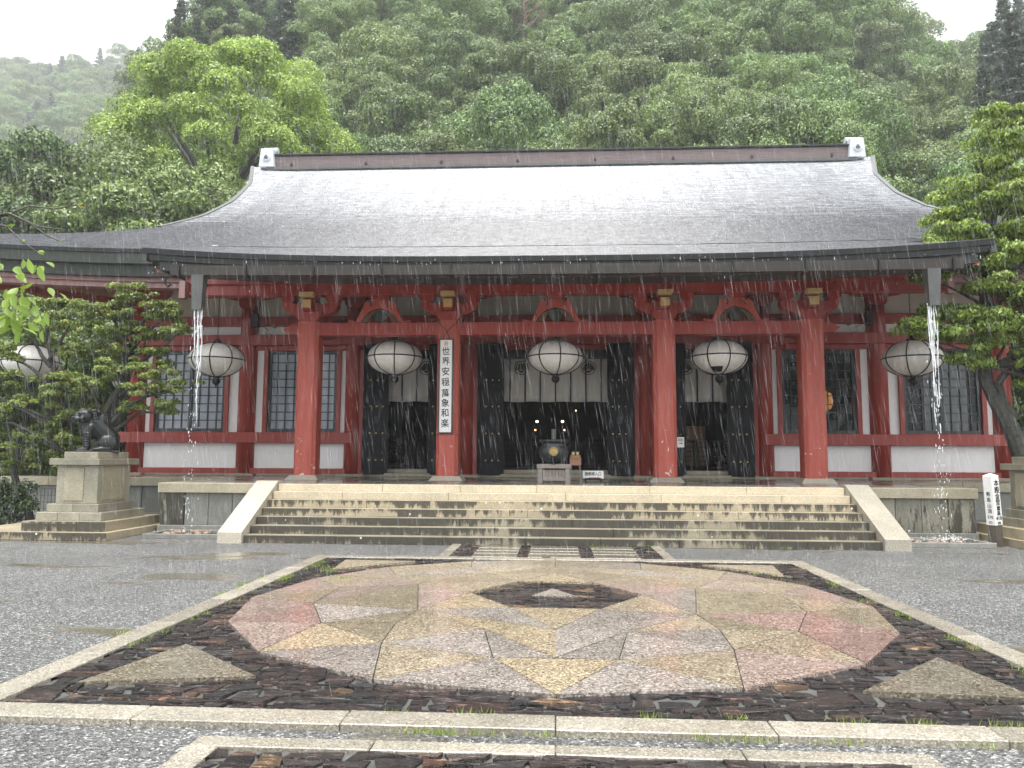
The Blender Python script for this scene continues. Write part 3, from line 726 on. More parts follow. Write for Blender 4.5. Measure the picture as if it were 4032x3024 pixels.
# porch: octagonal columns, beams, brackets
YP = 19.06
def porch_column(x):
    h, c = .275, .085
    pts = [(x - h + c, YP - h), (x + h - c, YP - h), (x + h, YP - h + c), (x + h, YP + h - c), (x + h - c, YP + h), (x - h + c, YP + h), (x - h, YP + h - c), (x - h, YP - h + c)]
    o = MB().prism(pts, HP + .1, 5.05, 'z').build('porch_column', M['redpillar'], hall)
    b = MB(); s0, s1 = .42, .33
    b.add([(x - s0, YP - s0, HP), (x + s0, YP - s0, HP), (x + s0, YP + s0, HP), (x - s0, YP + s0, HP), (x - s1, YP - s1, HP + .11), (x + s1, YP - s1, HP + .11), (x + s1, YP + s1, HP + .11), (x - s1, YP + s1, HP + .11)],
          [(0, 3, 2, 1), (4, 5, 6, 7), (0, 1, 5, 4), (1, 2, 6, 5), (2, 3, 7, 6), (3, 0, 4, 7)]).build('base_stone', M['cheek'], o)
    # block, boat arm, three small blocks, yellow-ended nose
    z = 5.05
    MB().prism([(x - .2, z), (x + .2, z), (x + .3, z + .1), (x + .3, z + .24), (x - .3, z + .24), (x - .3, z + .1)], YP - .3, YP + .3).build('capital_block', M['red'], o)
    a = [(-.72, .5), (-.72, .42), (-.66, .31), (-.52, .22), (-.32, .16), (.32, .16), (.52, .22), (.66, .31), (.72, .42), (.72, .5), (.44, .5), (.36, .44), (.28, .5), (-.28, .5), (-.36, .44), (-.44, .5)]
    MB().prism([(x + u, z + v) for u, v in a], YP - .15, YP + .15).build('bracket_arm', M['red'], o)
    for u in (-.58, 0, .58):
        MB().prism([(x + u - .1, z + .5), (x + u + .1, z + .5), (x + u + .17, z + .58), (x + u + .17, z + .7), (x + u - .17, z + .7), (x + u - .17, z + .58)], YP - .17, YP + .17).build('bearing_block', M['red'], o)
    nz = MB().prism([(YP - .1, z + .2), (YP - .36, z + .3), (YP - .44, z + .44), (YP - .44, z + .5), (YP - .1, z + .62)], x - .11, x + .11, 'x').build('bracket_nose', M['red'], o)
    boxpart('ochre_nose_cap', M['yellow'], nz, x - .115, x + .115, YP - .46, YP - .38, z + .33, z + .53)
    boxpart('ochre_beam_end', M['yellow'], o, x - .18, x + .18, YP - .5, YP - .3, z + .6, z + .72)
    return o
for x in (-6.31, -2.7, 2.7, 6.31): porch_column(x)
boxpart('porch_beam', M['red'], hall, -6.3, 6.3, YP - .17, YP + .17, 4.70, 5.03)
for s in (-1, 1):                                     # carved beam noses past the outer columns and curved tie beams back to the wall
    MB().prism([(s * 6.58, 4.72), (s * 6.9, 4.76), (s * 7.02, 4.86), (s * 6.9, 4.94), (s * 6.7, 5.0), (s * 6.58, 5.02)], YP - .12, YP + .12).build('beam_nose', M['red'], hall)
for x in (-6.2, -2.68, 2.68, 6.2):
    MB().prism([(YP + .27, 4.62), (YP + 1.4, 4.86), (YP + 2.6, 5.3), (YW - .3, 5.36), (YW - .3, 5.62), (YP + 2.4, 5.6), (YP + 1.2, 5.2), (YP + .27, 4.98)], x - .12, x + .12, 'x').build('tie_beam', M['red'], hall)
boxpart('porch_purlin', M['red'], hall, -9.6, 9.6, YP - .2, YP + .16, 5.75, 6.02)
boxpart('upper_purlin', M['red'], hall, -9.5, 9.5, YP - .32, YP + .2, 6.02, 6.5)
for s in (-1, 1): boxpart('pale_beam_end', M['pinkred'], hall, *sorted((s * 9.45, s * 9.62)), YP - .5, YP - .33, 5.62, 6.08)  # weathered pink end; its skylit paleness is put into the colour
def frog_strut(x):
    z = 5.03
    out = [(-.82, 0), (-.78, .07), (-.68, .05), (-.6, .03), (-.46, .34), (-.40, .52), (-.3, .58), (-.17, .57), (-.13, .66), (.13, .66), (.17, .57), (.3, .58), (.40, .52), (.46, .34), (.6, .03), (.68, .05), (.78, .07), (.82, 0)]
    arch = [(.5, 0), (.4, .16), (.26, .30), (.1, .36), (0, .385), (-.1, .36), (-.26, .30), (-.4, .16), (-.5, 0)]
    # left and right halves share the outline; the arch is left open
    L = [p for p in out if p[0] < 0] + [(0, .66)] + [p for p in arch if p[0] <= 0]
    Rr = [(-a, b) for a, b in L]
    m = MB()
    for pts in (L, Rr): m.prism([(x + a, z + b) for a, b in pts], YP - .13, YP + .05)
    o = m.build('frog_leg_strut', M['redpillar'], hall)
    tb = MB().prism([(x - .16, z + .6), (x + .16, z + .6), (x + .24, z + .67), (x + .24, z + .76), (x - .24, z + .76), (x - .24, z + .67)], YP - .16, YP + .1).build('bearing_block', M['red'], o)
    MB().disc((x, YP - .1, z + .17), .165, 24, .05).build('crest_disc', M['eaveboard'], o)
    q = MB()
    for s in (-1, 1):
        q.prism([(x + s * .17, z + .24), (x + s * .28, z + .27), (x + s * .4, z + .14), (x + s * .48, z + .02), (x + s * .3, z + .03), (x + s * .26, z + .12)], YP - .08, YP - .03)
    q.build('carved_leaves', M['dimgold'], o)
    q = MB().tube([(x - .3, YP - .14, z + .6), (x - .23, YP - .15, z + .55), (x - .2, YP - .15, z + .46), (x - .24, YP - .15, z + .42)], .016, 6)
    q.tube([(x + .3, YP - .14, z + .6), (x + .23, YP - .15, z + .55), (x + .2, YP - .15, z + .46), (x + .24, YP - .15, z + .42)], .016, 6).build('iron_scroll', M['iron'], o)
for x in (-4.5, 0, 4.5): frog_strut(x)

# ---- roof
YR, ZR, YE, YK = 28.5, 12.95, 18.3, 15.5
def prof(y):
    t = y - YK; return 5.79 + .31 * t + .01848 * t * t
HWY = [28.5, 26.8, 24.8, 23.2, 21.84, 21.1, 20.2, 19.2, 18.3]
HWX = [12.0, 11.35, 11.15, 11.35, 12.1, 13.4, 15.1, 16.6, 17.6]
def hw(y): return float(np.interp(-y, [-a for a in HWY], HWX))
def zroof(x, y):
    z = prof(y); ax = abs(x)
    if y < 22.5 and ax > 8.5: z += .42 * ((ax - 8.5) / 8.5) ** 2 * min(1, (22.5 - y) / 3)
    if y > 22 and ax > 10.3: z += .06 * (ax - 10.3) * min(1, (y - 22) / 3)
    if y < 19.5 and ax < 9: z += .26 * (ax / 8.85) ** 3 * min(1, max(0, (19.5 - y) / 4))
    return z
def roof_surface():
    course = .115
    # arc-length table
    ys = [YR]; 
    def grid(ya, yb, hwf, ncol, d0=0, mir=False, snap=False):
        V = []; UV = []; rows = []
        y = ya; d = d0; k = 0
        yl = []
        while y > yb:
            yl.append((y, d)); sl = .31 + .037 * (y - YK); dy = course / math.sqrt(1 + sl * sl); y -= dy; d += course
        yl.append((y if snap else yb, d)); grid.end = yl[-1]
        pre = d0 > 0
        for i, (y, d) in enumerate(yl[:-1]):
            y2, d2 = yl[i + 1]
            for (yy, dd, lift) in (((y, d, .022),) if pre and i == 0 else ()) + ((y, d, .0), (y2, d2, .022)):
                h = hwf(yy)
                for j in range(ncol + 1):
                    x = -h + 2 * h * j / ncol
                    wob = .006 * noise.noise((x * 1.3, yy * 3, i * .7)); under = pre and i == 0 and dd == d0 and lift > 0
                    z = zroof(x, yy) + lift + wob
                    Y = yy - (.006 if lift else 0)
                    if under: Y += .05; z = zroof(x, Y) + .008
                    if mir: Y = 2 * YR - Y
                    V.append((x, Y, z)); UV.append((x, dd))
        n = ncol + 1; Q = []
        for r in range(2 * (len(yl) - 1) - 1 + pre):
            for j in range(ncol): Q.append((r * n + j, r * n + j + 1, (r + 1) * n + j + 1, (r + 1) * n + j))
        return np.array(V), np.array(Q), np.array(UV)
    def emit_grid(name, g):
        V, Q, UV = g
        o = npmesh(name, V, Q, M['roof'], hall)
        uvl = o.data.uv_layers.new(name='UVMap'); uvl.data.foreach_set('uv', UV[Q.ravel()].astype(np.float32).ravel())
        return o
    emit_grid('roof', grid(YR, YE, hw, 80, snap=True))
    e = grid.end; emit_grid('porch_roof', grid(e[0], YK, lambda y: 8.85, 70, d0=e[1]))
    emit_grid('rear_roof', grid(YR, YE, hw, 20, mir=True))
    # side slopes joining the front and rear outlines
    ys = np.linspace(YR - .05, YE, 40)
    for s in (-1, 1):
        V = []; 
        for y in ys:
            x = s * hw(y) * .999; z = zroof(x, y) - .03; V += [(x, y, z), (x, 2 * YR - y, z)]
        Q = [(2 * i, 2 * i + 1, 2 * i + 3, 2 * i + 2) for i in range(len(ys) - 1)]
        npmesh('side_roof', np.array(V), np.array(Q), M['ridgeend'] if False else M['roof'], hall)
        # verge board along the gable
        m = MB(); P = [(s * (hw(y) + .01), y, zroof(s * hw(y), y) - .0) for y in np.linspace(YR, 21.9, 24)]
        vs = []; fs = []
        for p in P: vs += [(p[0] - .07, p[1], p[2] + .05), (p[0] + .07, p[1], p[2] + .05), (p[0] + .07, p[1], p[2] - .2), (p[0] - .07, p[1], p[2] - .2)]
        for i in range(len(P) - 1):
            for k in range(4): fs.append((4 * i + k, 4 * i + (k + 1) % 4, 4 * i + 4 + (k + 1) % 4, 4 * i + 4 + k))
        m.add(vs, fs).build('verge_board', M['chute'], hall)
def sweep(name, mat, pathf, xs, sec, parent=hall):
    """section (dy, dz) list carried along a path x -> (y, z)"""
    vs = []; fs = []; n = len(sec)
    for x in xs:
        y, z = pathf(x)
        for dy, dz in sec: vs.append((x, y + dy, z + dz))
    for i in range(len(xs) - 1):
        for k in range(n): fs.append((n * i + k, n * i + (k + 1) % n, n * i + n + (k + 1) % n, n * i + n + k))
    fs += [tuple(range(n)), tuple(range(len(vs) - n, len(vs)))]
    return MB().add(vs, fs).build(name, mat, parent)
roof_surface()
XK = np.linspace(-8.87, 8.87, 50)
fk = lambda x: (YK, zroof(x, YK) + .0)
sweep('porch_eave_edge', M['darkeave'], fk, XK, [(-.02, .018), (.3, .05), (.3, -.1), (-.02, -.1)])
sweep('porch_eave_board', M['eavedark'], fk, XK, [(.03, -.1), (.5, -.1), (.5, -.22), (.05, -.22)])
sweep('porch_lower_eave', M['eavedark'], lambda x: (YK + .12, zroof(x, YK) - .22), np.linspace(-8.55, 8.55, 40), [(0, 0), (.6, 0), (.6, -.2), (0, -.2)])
for s in (-1, 1):
    V = MB(); P = [(y, zroof(s * 8.85, y)) for y in np.linspace(YK, 19.2, 12)]
    vs = []; fs = []
    for y, z in P: vs += [(s * 8.78, y, z - .01), (s * 8.89, y, z + .03), (s * 8.89, y, z - .26), (s * 8.78, y, z - .26)]
    for i in range(len(P) - 1):
        for k in range(4): fs.append((4 * i + k, 4 * i + (k + 1) % 4, 4 * i + 4 + (k + 1) % 4, 4 * i + 4 + k))
    fs += [(0, 1, 2, 3), tuple(range(len(vs) - 4, len(vs)))]
    V.add(vs, fs).build('porch_verge_board', M['eaveboard'], hall)
sweep('porch_soffit', M['red'], lambda x: (YK + .3, 5.66), np.linspace(-8.7, 8.7, 4), [(0, 0), (4, 1.5), (4, 1.42), (0, -.06)])
for k in range(41):                                  # rafters under the porch roof
    x = -8.4 + k * .42
    MB().prism([(YK + .45, 5.70), (YP + .5, 6.84), (YP + .5, 6.72), (YK + .45, 5.58)], x - .045, x + .045, 'x').build('rafter', M['red'], hall)
for s in (-1, 1):
    a, b = (8.87, 17.6)
    xs = [s * v for v in np.linspace(a, b, 30)]
    fm = lambda x: (YE, zroof(x, YE))
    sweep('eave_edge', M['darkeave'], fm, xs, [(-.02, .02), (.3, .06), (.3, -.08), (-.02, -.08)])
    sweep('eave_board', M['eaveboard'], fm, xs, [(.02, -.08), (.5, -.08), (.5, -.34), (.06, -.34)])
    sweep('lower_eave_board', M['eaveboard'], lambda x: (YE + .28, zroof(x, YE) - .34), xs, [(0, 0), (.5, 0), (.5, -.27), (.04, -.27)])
    sweep('eave_fascia', M['pinkred'], lambda x: (YE + .5, zroof(x, YE) - .61), xs, [(0, 0), (.3, 0), (.3, -.1), (0, -.1)])
    sweep('lower_eave_fascia', M['pinkred'], lambda x: (YE + .6, zroof(x, YE) - .71), xs, [(0, 0), (.3, 0), (.3, -.14), (0, -.14)])
    sweep('eave_soffit', M['red'], lambda x: (YE + .7, zroof(x, YE) - .8), xs, [(0, 0), (4.2, .9), (4.2, .82), (0, -.06)])
    MB().tube([(s * 12.9, YW - .1, 6.3), (s * 14.8, 20.9, 6.35), (s * 16.9, 19.1, 6.3)], .12, 4).build('corner_rafter', M['red'], hall)
    sd = MB().box(*sorted((s * 17.3, s * 13)), YE + 1.4, 2 * YR - YE - .3, 6.9, 7.0); sd.build('side_soffit', M['red'], hall)
# ridge
rg = MB().box(-11.1, 11.1, YR - .22, YR + .22, ZR - .1, ZR + .42, b=.01).build('ridge', M['ridge'], hall)
MB().box(-11.2, 11.2, YR - .3, YR + .3, ZR + .42, ZR + .5, b=.015).build('ridge_cap', M['darkeave'], rg)
MB().box(-11.3, 11.3, YR - .34, YR + .34, ZR - .16, ZR - .06, b=.01).build('ridge_base', M['chute'], rg)
for k in range(8):
    x = -10.33 + k * 2.96
    MB().tube([(x, YR - .24, ZR + .14), (x, YR - .3, ZR + .1), (x - .04, YR - .32, ZR + .02), (x, YR - .32, ZR - .03), (x + .04, YR - .32, ZR + .02), (x, YR - .3, ZR + .1)], .02, 6).build('ridge_hook', M['iron'], rg)
for s in (-1, 1):
    x = s * 11.28
    e = MB().prism([(x - .3, ZR - .05), (x + .3, ZR - .05), (x + .24, ZR + .68), (x - .24, ZR + .68)], YR - .42, YR + .42).build('ridge_end', M['ridgeend'], hall)
    MB().tube([(x + s * .27, YR, ZR + .74), (x - s * .3, YR, ZR + .74)], .12, 14).build('end_roll', M['ridgeend'], e)
    MB().disc((x, YR - .46, ZR + .3), .16, 24, .04).disc((x, YR - .475, ZR + .3), .13, 24, .02).build('round_crest', M['ridgeend'], e)
    q = MB()
    for k in range(3):
        a = 2 * PI * k / 3
        pts = [(x + r * math.cos(a + t), YR - .485, ZR + .3 + r * math.sin(a + t)) for r, t in ((.03, 0), (.05, .7), (.075, 1.4), (.095, 2.1))]
        q.tube(pts, [.03, .024, .016, .006], 6)
    q.build('comma_swirl', M['chute'], e)
# gutter and rain chutes
g = MB(); 
sweep('gutter', M['gutter'], lambda x: (15.22, 5.36 + .0006 * x * x), np.linspace(-8.1, 8.1, 24), [(0, .2), (.02, .2), (.03, .03), (.2, .03), (.2, .2), (.22, .2), (.22, 0), (.02, 0)])
for k in range(12):
    x = -7.9 + k * 1.435
    MB().box(x - .02, x + .02, 15.2, 15.5, 5.34, 5.36).box(x - .02, x + .02, 15.19, 15.215, 5.34, 5.6).build('gutter_bracket', M['iron'], hall)
for s in (-1, 1):
    x = s * 7.5 
    m = MB().add([(x - .13, 15.2, 5.4), (x + .13, 15.2, 5.4), (x + .13, 15.42, 5.4), (x - .13, 15.42, 5.4), (x - .1, 15.24, 4.66), (x + .1, 15.24, 4.66), (x + .1, 15.4, 4.66), (x - .1, 15.4, 4.66)],
        [(0, 1, 5, 4), (1, 2, 6, 5), (2, 3, 7, 6), (3, 0, 4, 7), (0, 3, 2, 1)]).build('rain_chute', M['chute'], hall)
    MB().tube([(s * 8.2, 15.3, 5.38), (s * 8.24, 15.3, 5.24), (s * 8.17, 15.3, 5.16), (s * 8.1, 15.3, 5.22)], .02, 6).build('chute_hook', M['iron'], hall)

# ------------------------------------------------------------------ lettering
def text_mesh(body, size, mat, parent, loc, name='lettering', rot=(PI / 2, 0, 0), ext=.003, bold=0.0, sx=1.0):
    cu = bpy.data.curves.new(name, 'FONT'); cu.body = body; cu.size = size; cu.align_x = 'CENTER'; cu.align_y = 'CENTER'
    cu.extrude = ext; cu.offset = bold; cu.resolution_u = 3
    ob = bpy.data.objects.new('tmp', cu); COL.objects.link(ob)
    bpy.context.view_layer.update()
    dg = bpy.context.evaluated_depsgraph_get()
    me = bpy.data.meshes.new_from_object(ob.evaluated_get(dg)); me.name = name
    bpy.data.objects.remove(ob)
    me.materials.clear()
    o = link(name, me, mat, parent); o.location = loc; o.rotation_euler = rot; o.scale = (sx, 1, 1)
    return o
def fan_crest(name, c, r, mat, parent, y=0, petals=9, ring=.09):
    """fan of petals inside a ring, in the xz plane facing -y"""
    m = MB(); n = 32
    for k in range(n):
        a0, a1 = 2 * PI * k / n, 2 * PI * (k + 1) / n
        m.prism([(c[0] + rr * math.cos(a), c[2] + rr * math.sin(a)) for rr, a in ((r, a0), (r, a1), (r * (1 - ring), a1), (r * (1 - ring), a0))], c[1], c[1] + .01)
    bx, bz = c[0], c[2] - r * .5
    for k in range(petals):
        a = R(90) + (k - (petals - 1) / 2) * R(130 / (petals - 1))
        L = r * (1.28 - .35 * abs(k - (petals - 1) / 2) / ((petals - 1) / 2))
        u = Vector((math.cos(a), math.sin(a))); w = Vector((-u.y, u.x))
        pts = []
        for t, q in ((.25, .02), (.6, .075), (.85, .10), (.95, .08), (1, .0)):
            pts.append((bx + u.x * L * t + w.x * r * q, bz + u.y * L * t + w.y * r * q))
        for t, q in ((.95, .08), (.85, .10), (.6, .075), (.25, .02)):
            pts.append((bx + u.x * L * t - w.x * r * q, bz + u.y * L * t - w.y * r * q))
        m.prism(pts, c[1], c[1] + .01)
    m.prism([(bx - r * .5, bz + r * .02), (bx, bz - r * .22), (bx + r * .5, bz + r * .02), (bx, bz + .06 * r)], c[1], c[1] + .01)
    return m.build(name, mat, parent)

# hanging prayer board on the second porch column
def prayer_board():
    x0, x1, z0, z1, y = -2.92, -2.55, 2.2, 4.58, 18.735
    xc = (x0 + x1) / 2
    t = empty('hanging_sign', 'tall narrow white board with black brush writing tied to a red porch column', 'sign', (xc, y, z0))
    L = lambda m: setattr(m, 'v', [(a - xc, b - y, c - z0) for a, b, c in m.v]) or m
    L(MB().box(x0 + .03, x1 - .03, y - .01, y + .01, z0 + .03, z1 - .03)).build('panel', M['signwhite'], t)
    f = MB().box(x0, x0 + .035, y - .03, y + .015, z0, z1, b=.004).box(x1 - .035, x1, y - .03, y + .015, z0, z1, b=.004).box(x0 + .035, x1 - .035, y - .03, y + .015, z0, z0 + .035, b=.004).box(x0 + .035, x1 - .035, y - .03, y + .015, z1 - .035, z1, b=.004)
    L(f).build('frame', M['signframe'], t)
    text_mesh('祈', .15, M['redink'], t, (0.0, -.014, 4.44 - z0), 'red_character', sx=.8)
    zc = [4.24, 3.99, 3.735, 3.47, 3.19, 2.945, 2.70, 2.44]
    for ch, zz in zip('世界安穏萬象和楽', zc):
        o = text_mesh(ch, .225, M['ink'], t, (-.005, -.014, zz - z0), 'character', bold=.002, sx=.9); o.rotation_euler = (PI / 2, R(-4), 0)
    L(MB().tube([(x0 + .1, y - .02, z1), (xc + .03, y - .03, z1 + .2), (xc + .28, y + .08, z1 + .45)], .008, 5).tube([(x1 - .1, y - .02, z1), (xc, y - .03, z1 + .2), (xc - .22, y + .08, z1 + .45)], .008, 5).tube([(x0 - .04, y + .1, z0 - .02), (xc, y - .01, z0 + .0), (x1 + .12, y + .1, z0 - .03)], .008, 5)).build('rope', M['iron'], t)
prayer_board()
def floor_sign():
    t = empty('direction_sign', 'low white sign with black writing and a red arrow standing beside the incense burner', 'sign', (.9, 18.4, HP))
    MB().box(-.25, .25, -.02, .02, .08, .27, b=.008).build('panel', M['signwhite'], t)
    MB().prism([(-.2, 0), (-.16, 0), (-.16, .05), (.16, .05), (.16, 0), (.2, 0), (.2, .1), (-.2, .1)], -.02, .1).build('foot', M['iron'], t)
    for k, ch in enumerate('御参拝入口'): text_mesh(ch, .098, M['ink'], t, (-.16 + k * .08, -.024, .19), 'character', bold=.001, sx=.85)
    MB().prism([(-.1, .10), (.12, .10), (.12, .09), (.16, .107), (.12, .125), (.12, .114), (-.1, .114)], -.026, -.021).build('arrow', M['redink'], t)
floor_sign()
def notice():
    t = empty('arrow_notice', 'small white notice with a red arrow hanging beside the third porch column', 'sign', (3.2, 19.7, 1.9))
    MB().box(-.09, .09, -.005, .005, 0, .26, b=.002).build('sheet', M['signwhite'], t)
    MB().prism([(-.05, .09), (.01, .09), (.01, .065), (.055, .1), (.01, .135), (.01, .11), (-.05, .11)], -.009, -.006).build('arrow', M['redink'], t)
    q = MB()
    for k in range(3): q.box(-.07, .07, -.008, -.006, .16 + k * .025, .165 + k * .025 + .006)
    q.build('printing', M['ink'], t)
    MB().tube([(0, .0, .26), (0, 0, 2.85)], .003, 4).build('cord', M['iron'], t)
notice()
# door curtains
def curtain(x0, x1, crests, label):
    y = YW + .22; z0, z1 = 3.31, 4.95
    t = empty('door_curtain', label, 'curtain', ((x0 + x1) / 2, y, z0), group='cloth curtains across the doorways'); xc = (x0 + x1) / 2
    nx = int((x1 - x0) * 16); V = []; Q = []
    for j in range(9):
        for i in range(nx + 1):
            x = x0 + (x1 - x0) * i / nx; z = z0 + (z1 - z0) * j / 8
            V.append((x - xc, .03 * math.sin(x * 9 + .8 * math.sin(z * 3)) * (1 - j / 10), z - z0 + (.01 * math.sin(x * 7) if j == 0 else 0)))
    for j in range(8):
        for i in range(nx): Q.append((j * (nx + 1) + i, j * (nx + 1) + i + 1, (j + 1) * (nx + 1) + i + 1, (j + 1) * (nx + 1) + i))
    o = npmesh('cloth', np.array(V), np.array(Q), M['cloth'], t, True)
    sm = o.modifiers.new('thickness', 'SOLIDIFY'); sm.thickness = .004
    n = max(2, round((x1 - x0) / .47))
    for k in range(1, n):
        x = x0 + (x1 - x0) * k / n - xc
        MB().box(x - .022, x + .022, -.05, -.036, 0, z1 - z0).build('strap', M['clothdark'], t)
    MB().tube([(x0 - xc, 0, z1 - z0), (x1 - xc, 0, z1 - z0)], .03, 8).build('rod', M['iron'], t)
    for cx in crests: fan_crest('crest', (cx - xc, -.075, 4.34 - z0), .215, M['ink'], t, petals=9)
curtain(-5.6, -2.9, [-3.95], 'pale curtain with one round fan crest behind the left doorway lantern')
curtain(-2.3, 2.3, [-1.04, 1.0], 'wide pale curtain with two round fan crests across the central doorway')
curtain(2.9, 5.6, [3.92], 'pale curtain with one round fan crest across the right doorway')

# lanterns
def lantern(x, y, z, chain, label, group='round white hanging lanterns along the front'):
    t = empty('hanging_lantern', label, 'lantern', (x, y, z), group=group)
    r, h = .725, .46
    if not hasattr(lantern, 'meshes'):
        b = MB().ball((0, 0, 0), (r, r, h), 40, 24).build('shade', M['lantern'], t, True)
        f = MB()
        for k in range(8):
            a = 2 * PI * k / 8 + .18
            f.tube([(1.008 * r * math.cos(q) * math.cos(a), 1.008 * r * math.cos(q) * math.sin(a), 1.008 * h * math.sin(q)) for q in np.linspace(-1.5, 1.5, 25)], .016, 5)
        f.tube([(1.01 * r * math.cos(a), 1.01 * r * math.sin(a), .0) for a in np.linspace(0, 2 * PI, 49)], .017, 5)
        f = f.build('ribs', M['iron'], t)
        c = MB().lathe([(.0, .6), (.05, .58), (.07, .52), (.13, .5), (.16, .44), (.15, .41)], n=16).build('top_cap', M['iron'], t)
        d = MB().lathe([(.12, -.43), (.13, -.46), (.07, -.49), (.1, -.54), (.11, -.6), (.07, -.66), (.02, -.69), (.015, -.74), (0, -.75)], n=16).build('bottom_finial', M['iron'], t, True)
        lantern.meshes = [b, f, c, d]
    else:
        for s in lantern.meshes:
            c = s.copy(); COL.objects.link(c); c.parent = t
    if chain:
        m = MB(); n = int(chain / .07)
        for k in range(n):
            zz = .58 + k * .07
            a = (k % 2) * PI / 2
            m.tube([(.016 * math.cos(q) * math.cos(a), .016 * math.cos(q) * math.sin(a), zz + .04 * math.sin(q)) for q in np.linspace(0, 2 * PI, 7)], .006, 4)
        m.build('chain', M['iron'], t)
    return t
lantern(-9.2, 20, 4.22, 2.0, 'round white lantern in front of the left lattice window, beside the falling water')
lantern(-4.3, 20, 4.27, 1.2, 'round white lantern hanging in the left doorway bay')
lantern(0, 20, 4.27, 1.2, 'round white lantern hanging over the incense burner in the central doorway bay')
lr = lantern(4.28, 20, 4.27, 1.2, 'round white lantern with one dark missing panel hanging in the right doorway bay')
m = MB(); vs = []; 
for a in np.linspace(R(-104), R(-90.5), 6):
    for q in np.linspace(-1.12, -.62, 5): vs.append((1.004 * .725 * math.cos(q) * math.cos(a), 1.004 * .725 * math.cos(q) * math.sin(a), 1.004 * .46 * math.sin(q)))
fs = [(i * 5 + j, i * 5 + j + 1, i * 5 + j + 6, i * 5 + j + 5) for i in range(5) for j in range(4)]
vs2 = []
for a in np.linspace(R(-126), R(-92), 8):
    for q in np.linspace(-1.15, -.72, 5): vs2.append((1.004 * .725 * math.cos(q) * math.cos(a), 1.004 * .725 * math.cos(q) * math.sin(a), 1.004 * .46 * math.sin(q)))
MB().add(vs2, [(i * 5 + j, i * 5 + j + 1, i * 5 + j + 6, i * 5 + j + 5) for i in range(7) for j in range(4)]).build('missing_panel', M['dark'], lr)
lantern(9.2, 20, 4.22, 2.0, 'round white lantern hanging beside the right rain chute in front of the right lattice window')
lantern(-14.45, 20, 4.17, 2.0, 'round white lantern at the left end of the eaves above the leafy tree')
lantern(-14.6, 25.5, 4.2, 2.0, 'white lantern beside the left corner column, mostly hidden by leaves')
lantern(14.35, 22.5, 4.1, 2.0, 'white lantern beyond the right corner column at the edge of the view')

# wall speakers
for s, lb in ((-1, 'left'), (1, 'right')):
    t = empty('wall_speaker', 'small black speaker on the red column beside the %s white lantern' % lb, 'speaker', (s * 9.1, 22.35, 5.5), group='black speakers on the columns')
    MB().box(-.1, .1, -.12, .06, 0, .42, b=.02).build('cabinet', M['black'], t)
    MB().box(-.03, .03, .06, .16, .16, .26).build('mount', M['iron'], t)
    MB().tube([(.1 * -s, 0, .1), (.3 * -s, .2, -.02), (.2 * -s, .25, -.12), (.42 * -s, .3, -.16), (.46 * -s, .32, .08)], .008, 5).build('cable', M['iron'], t)
    MB().box(*sorted((-.42 * s, -.5 * s)), .22, .33, .06, .2).build('junction_box', M['brownwood'], t)

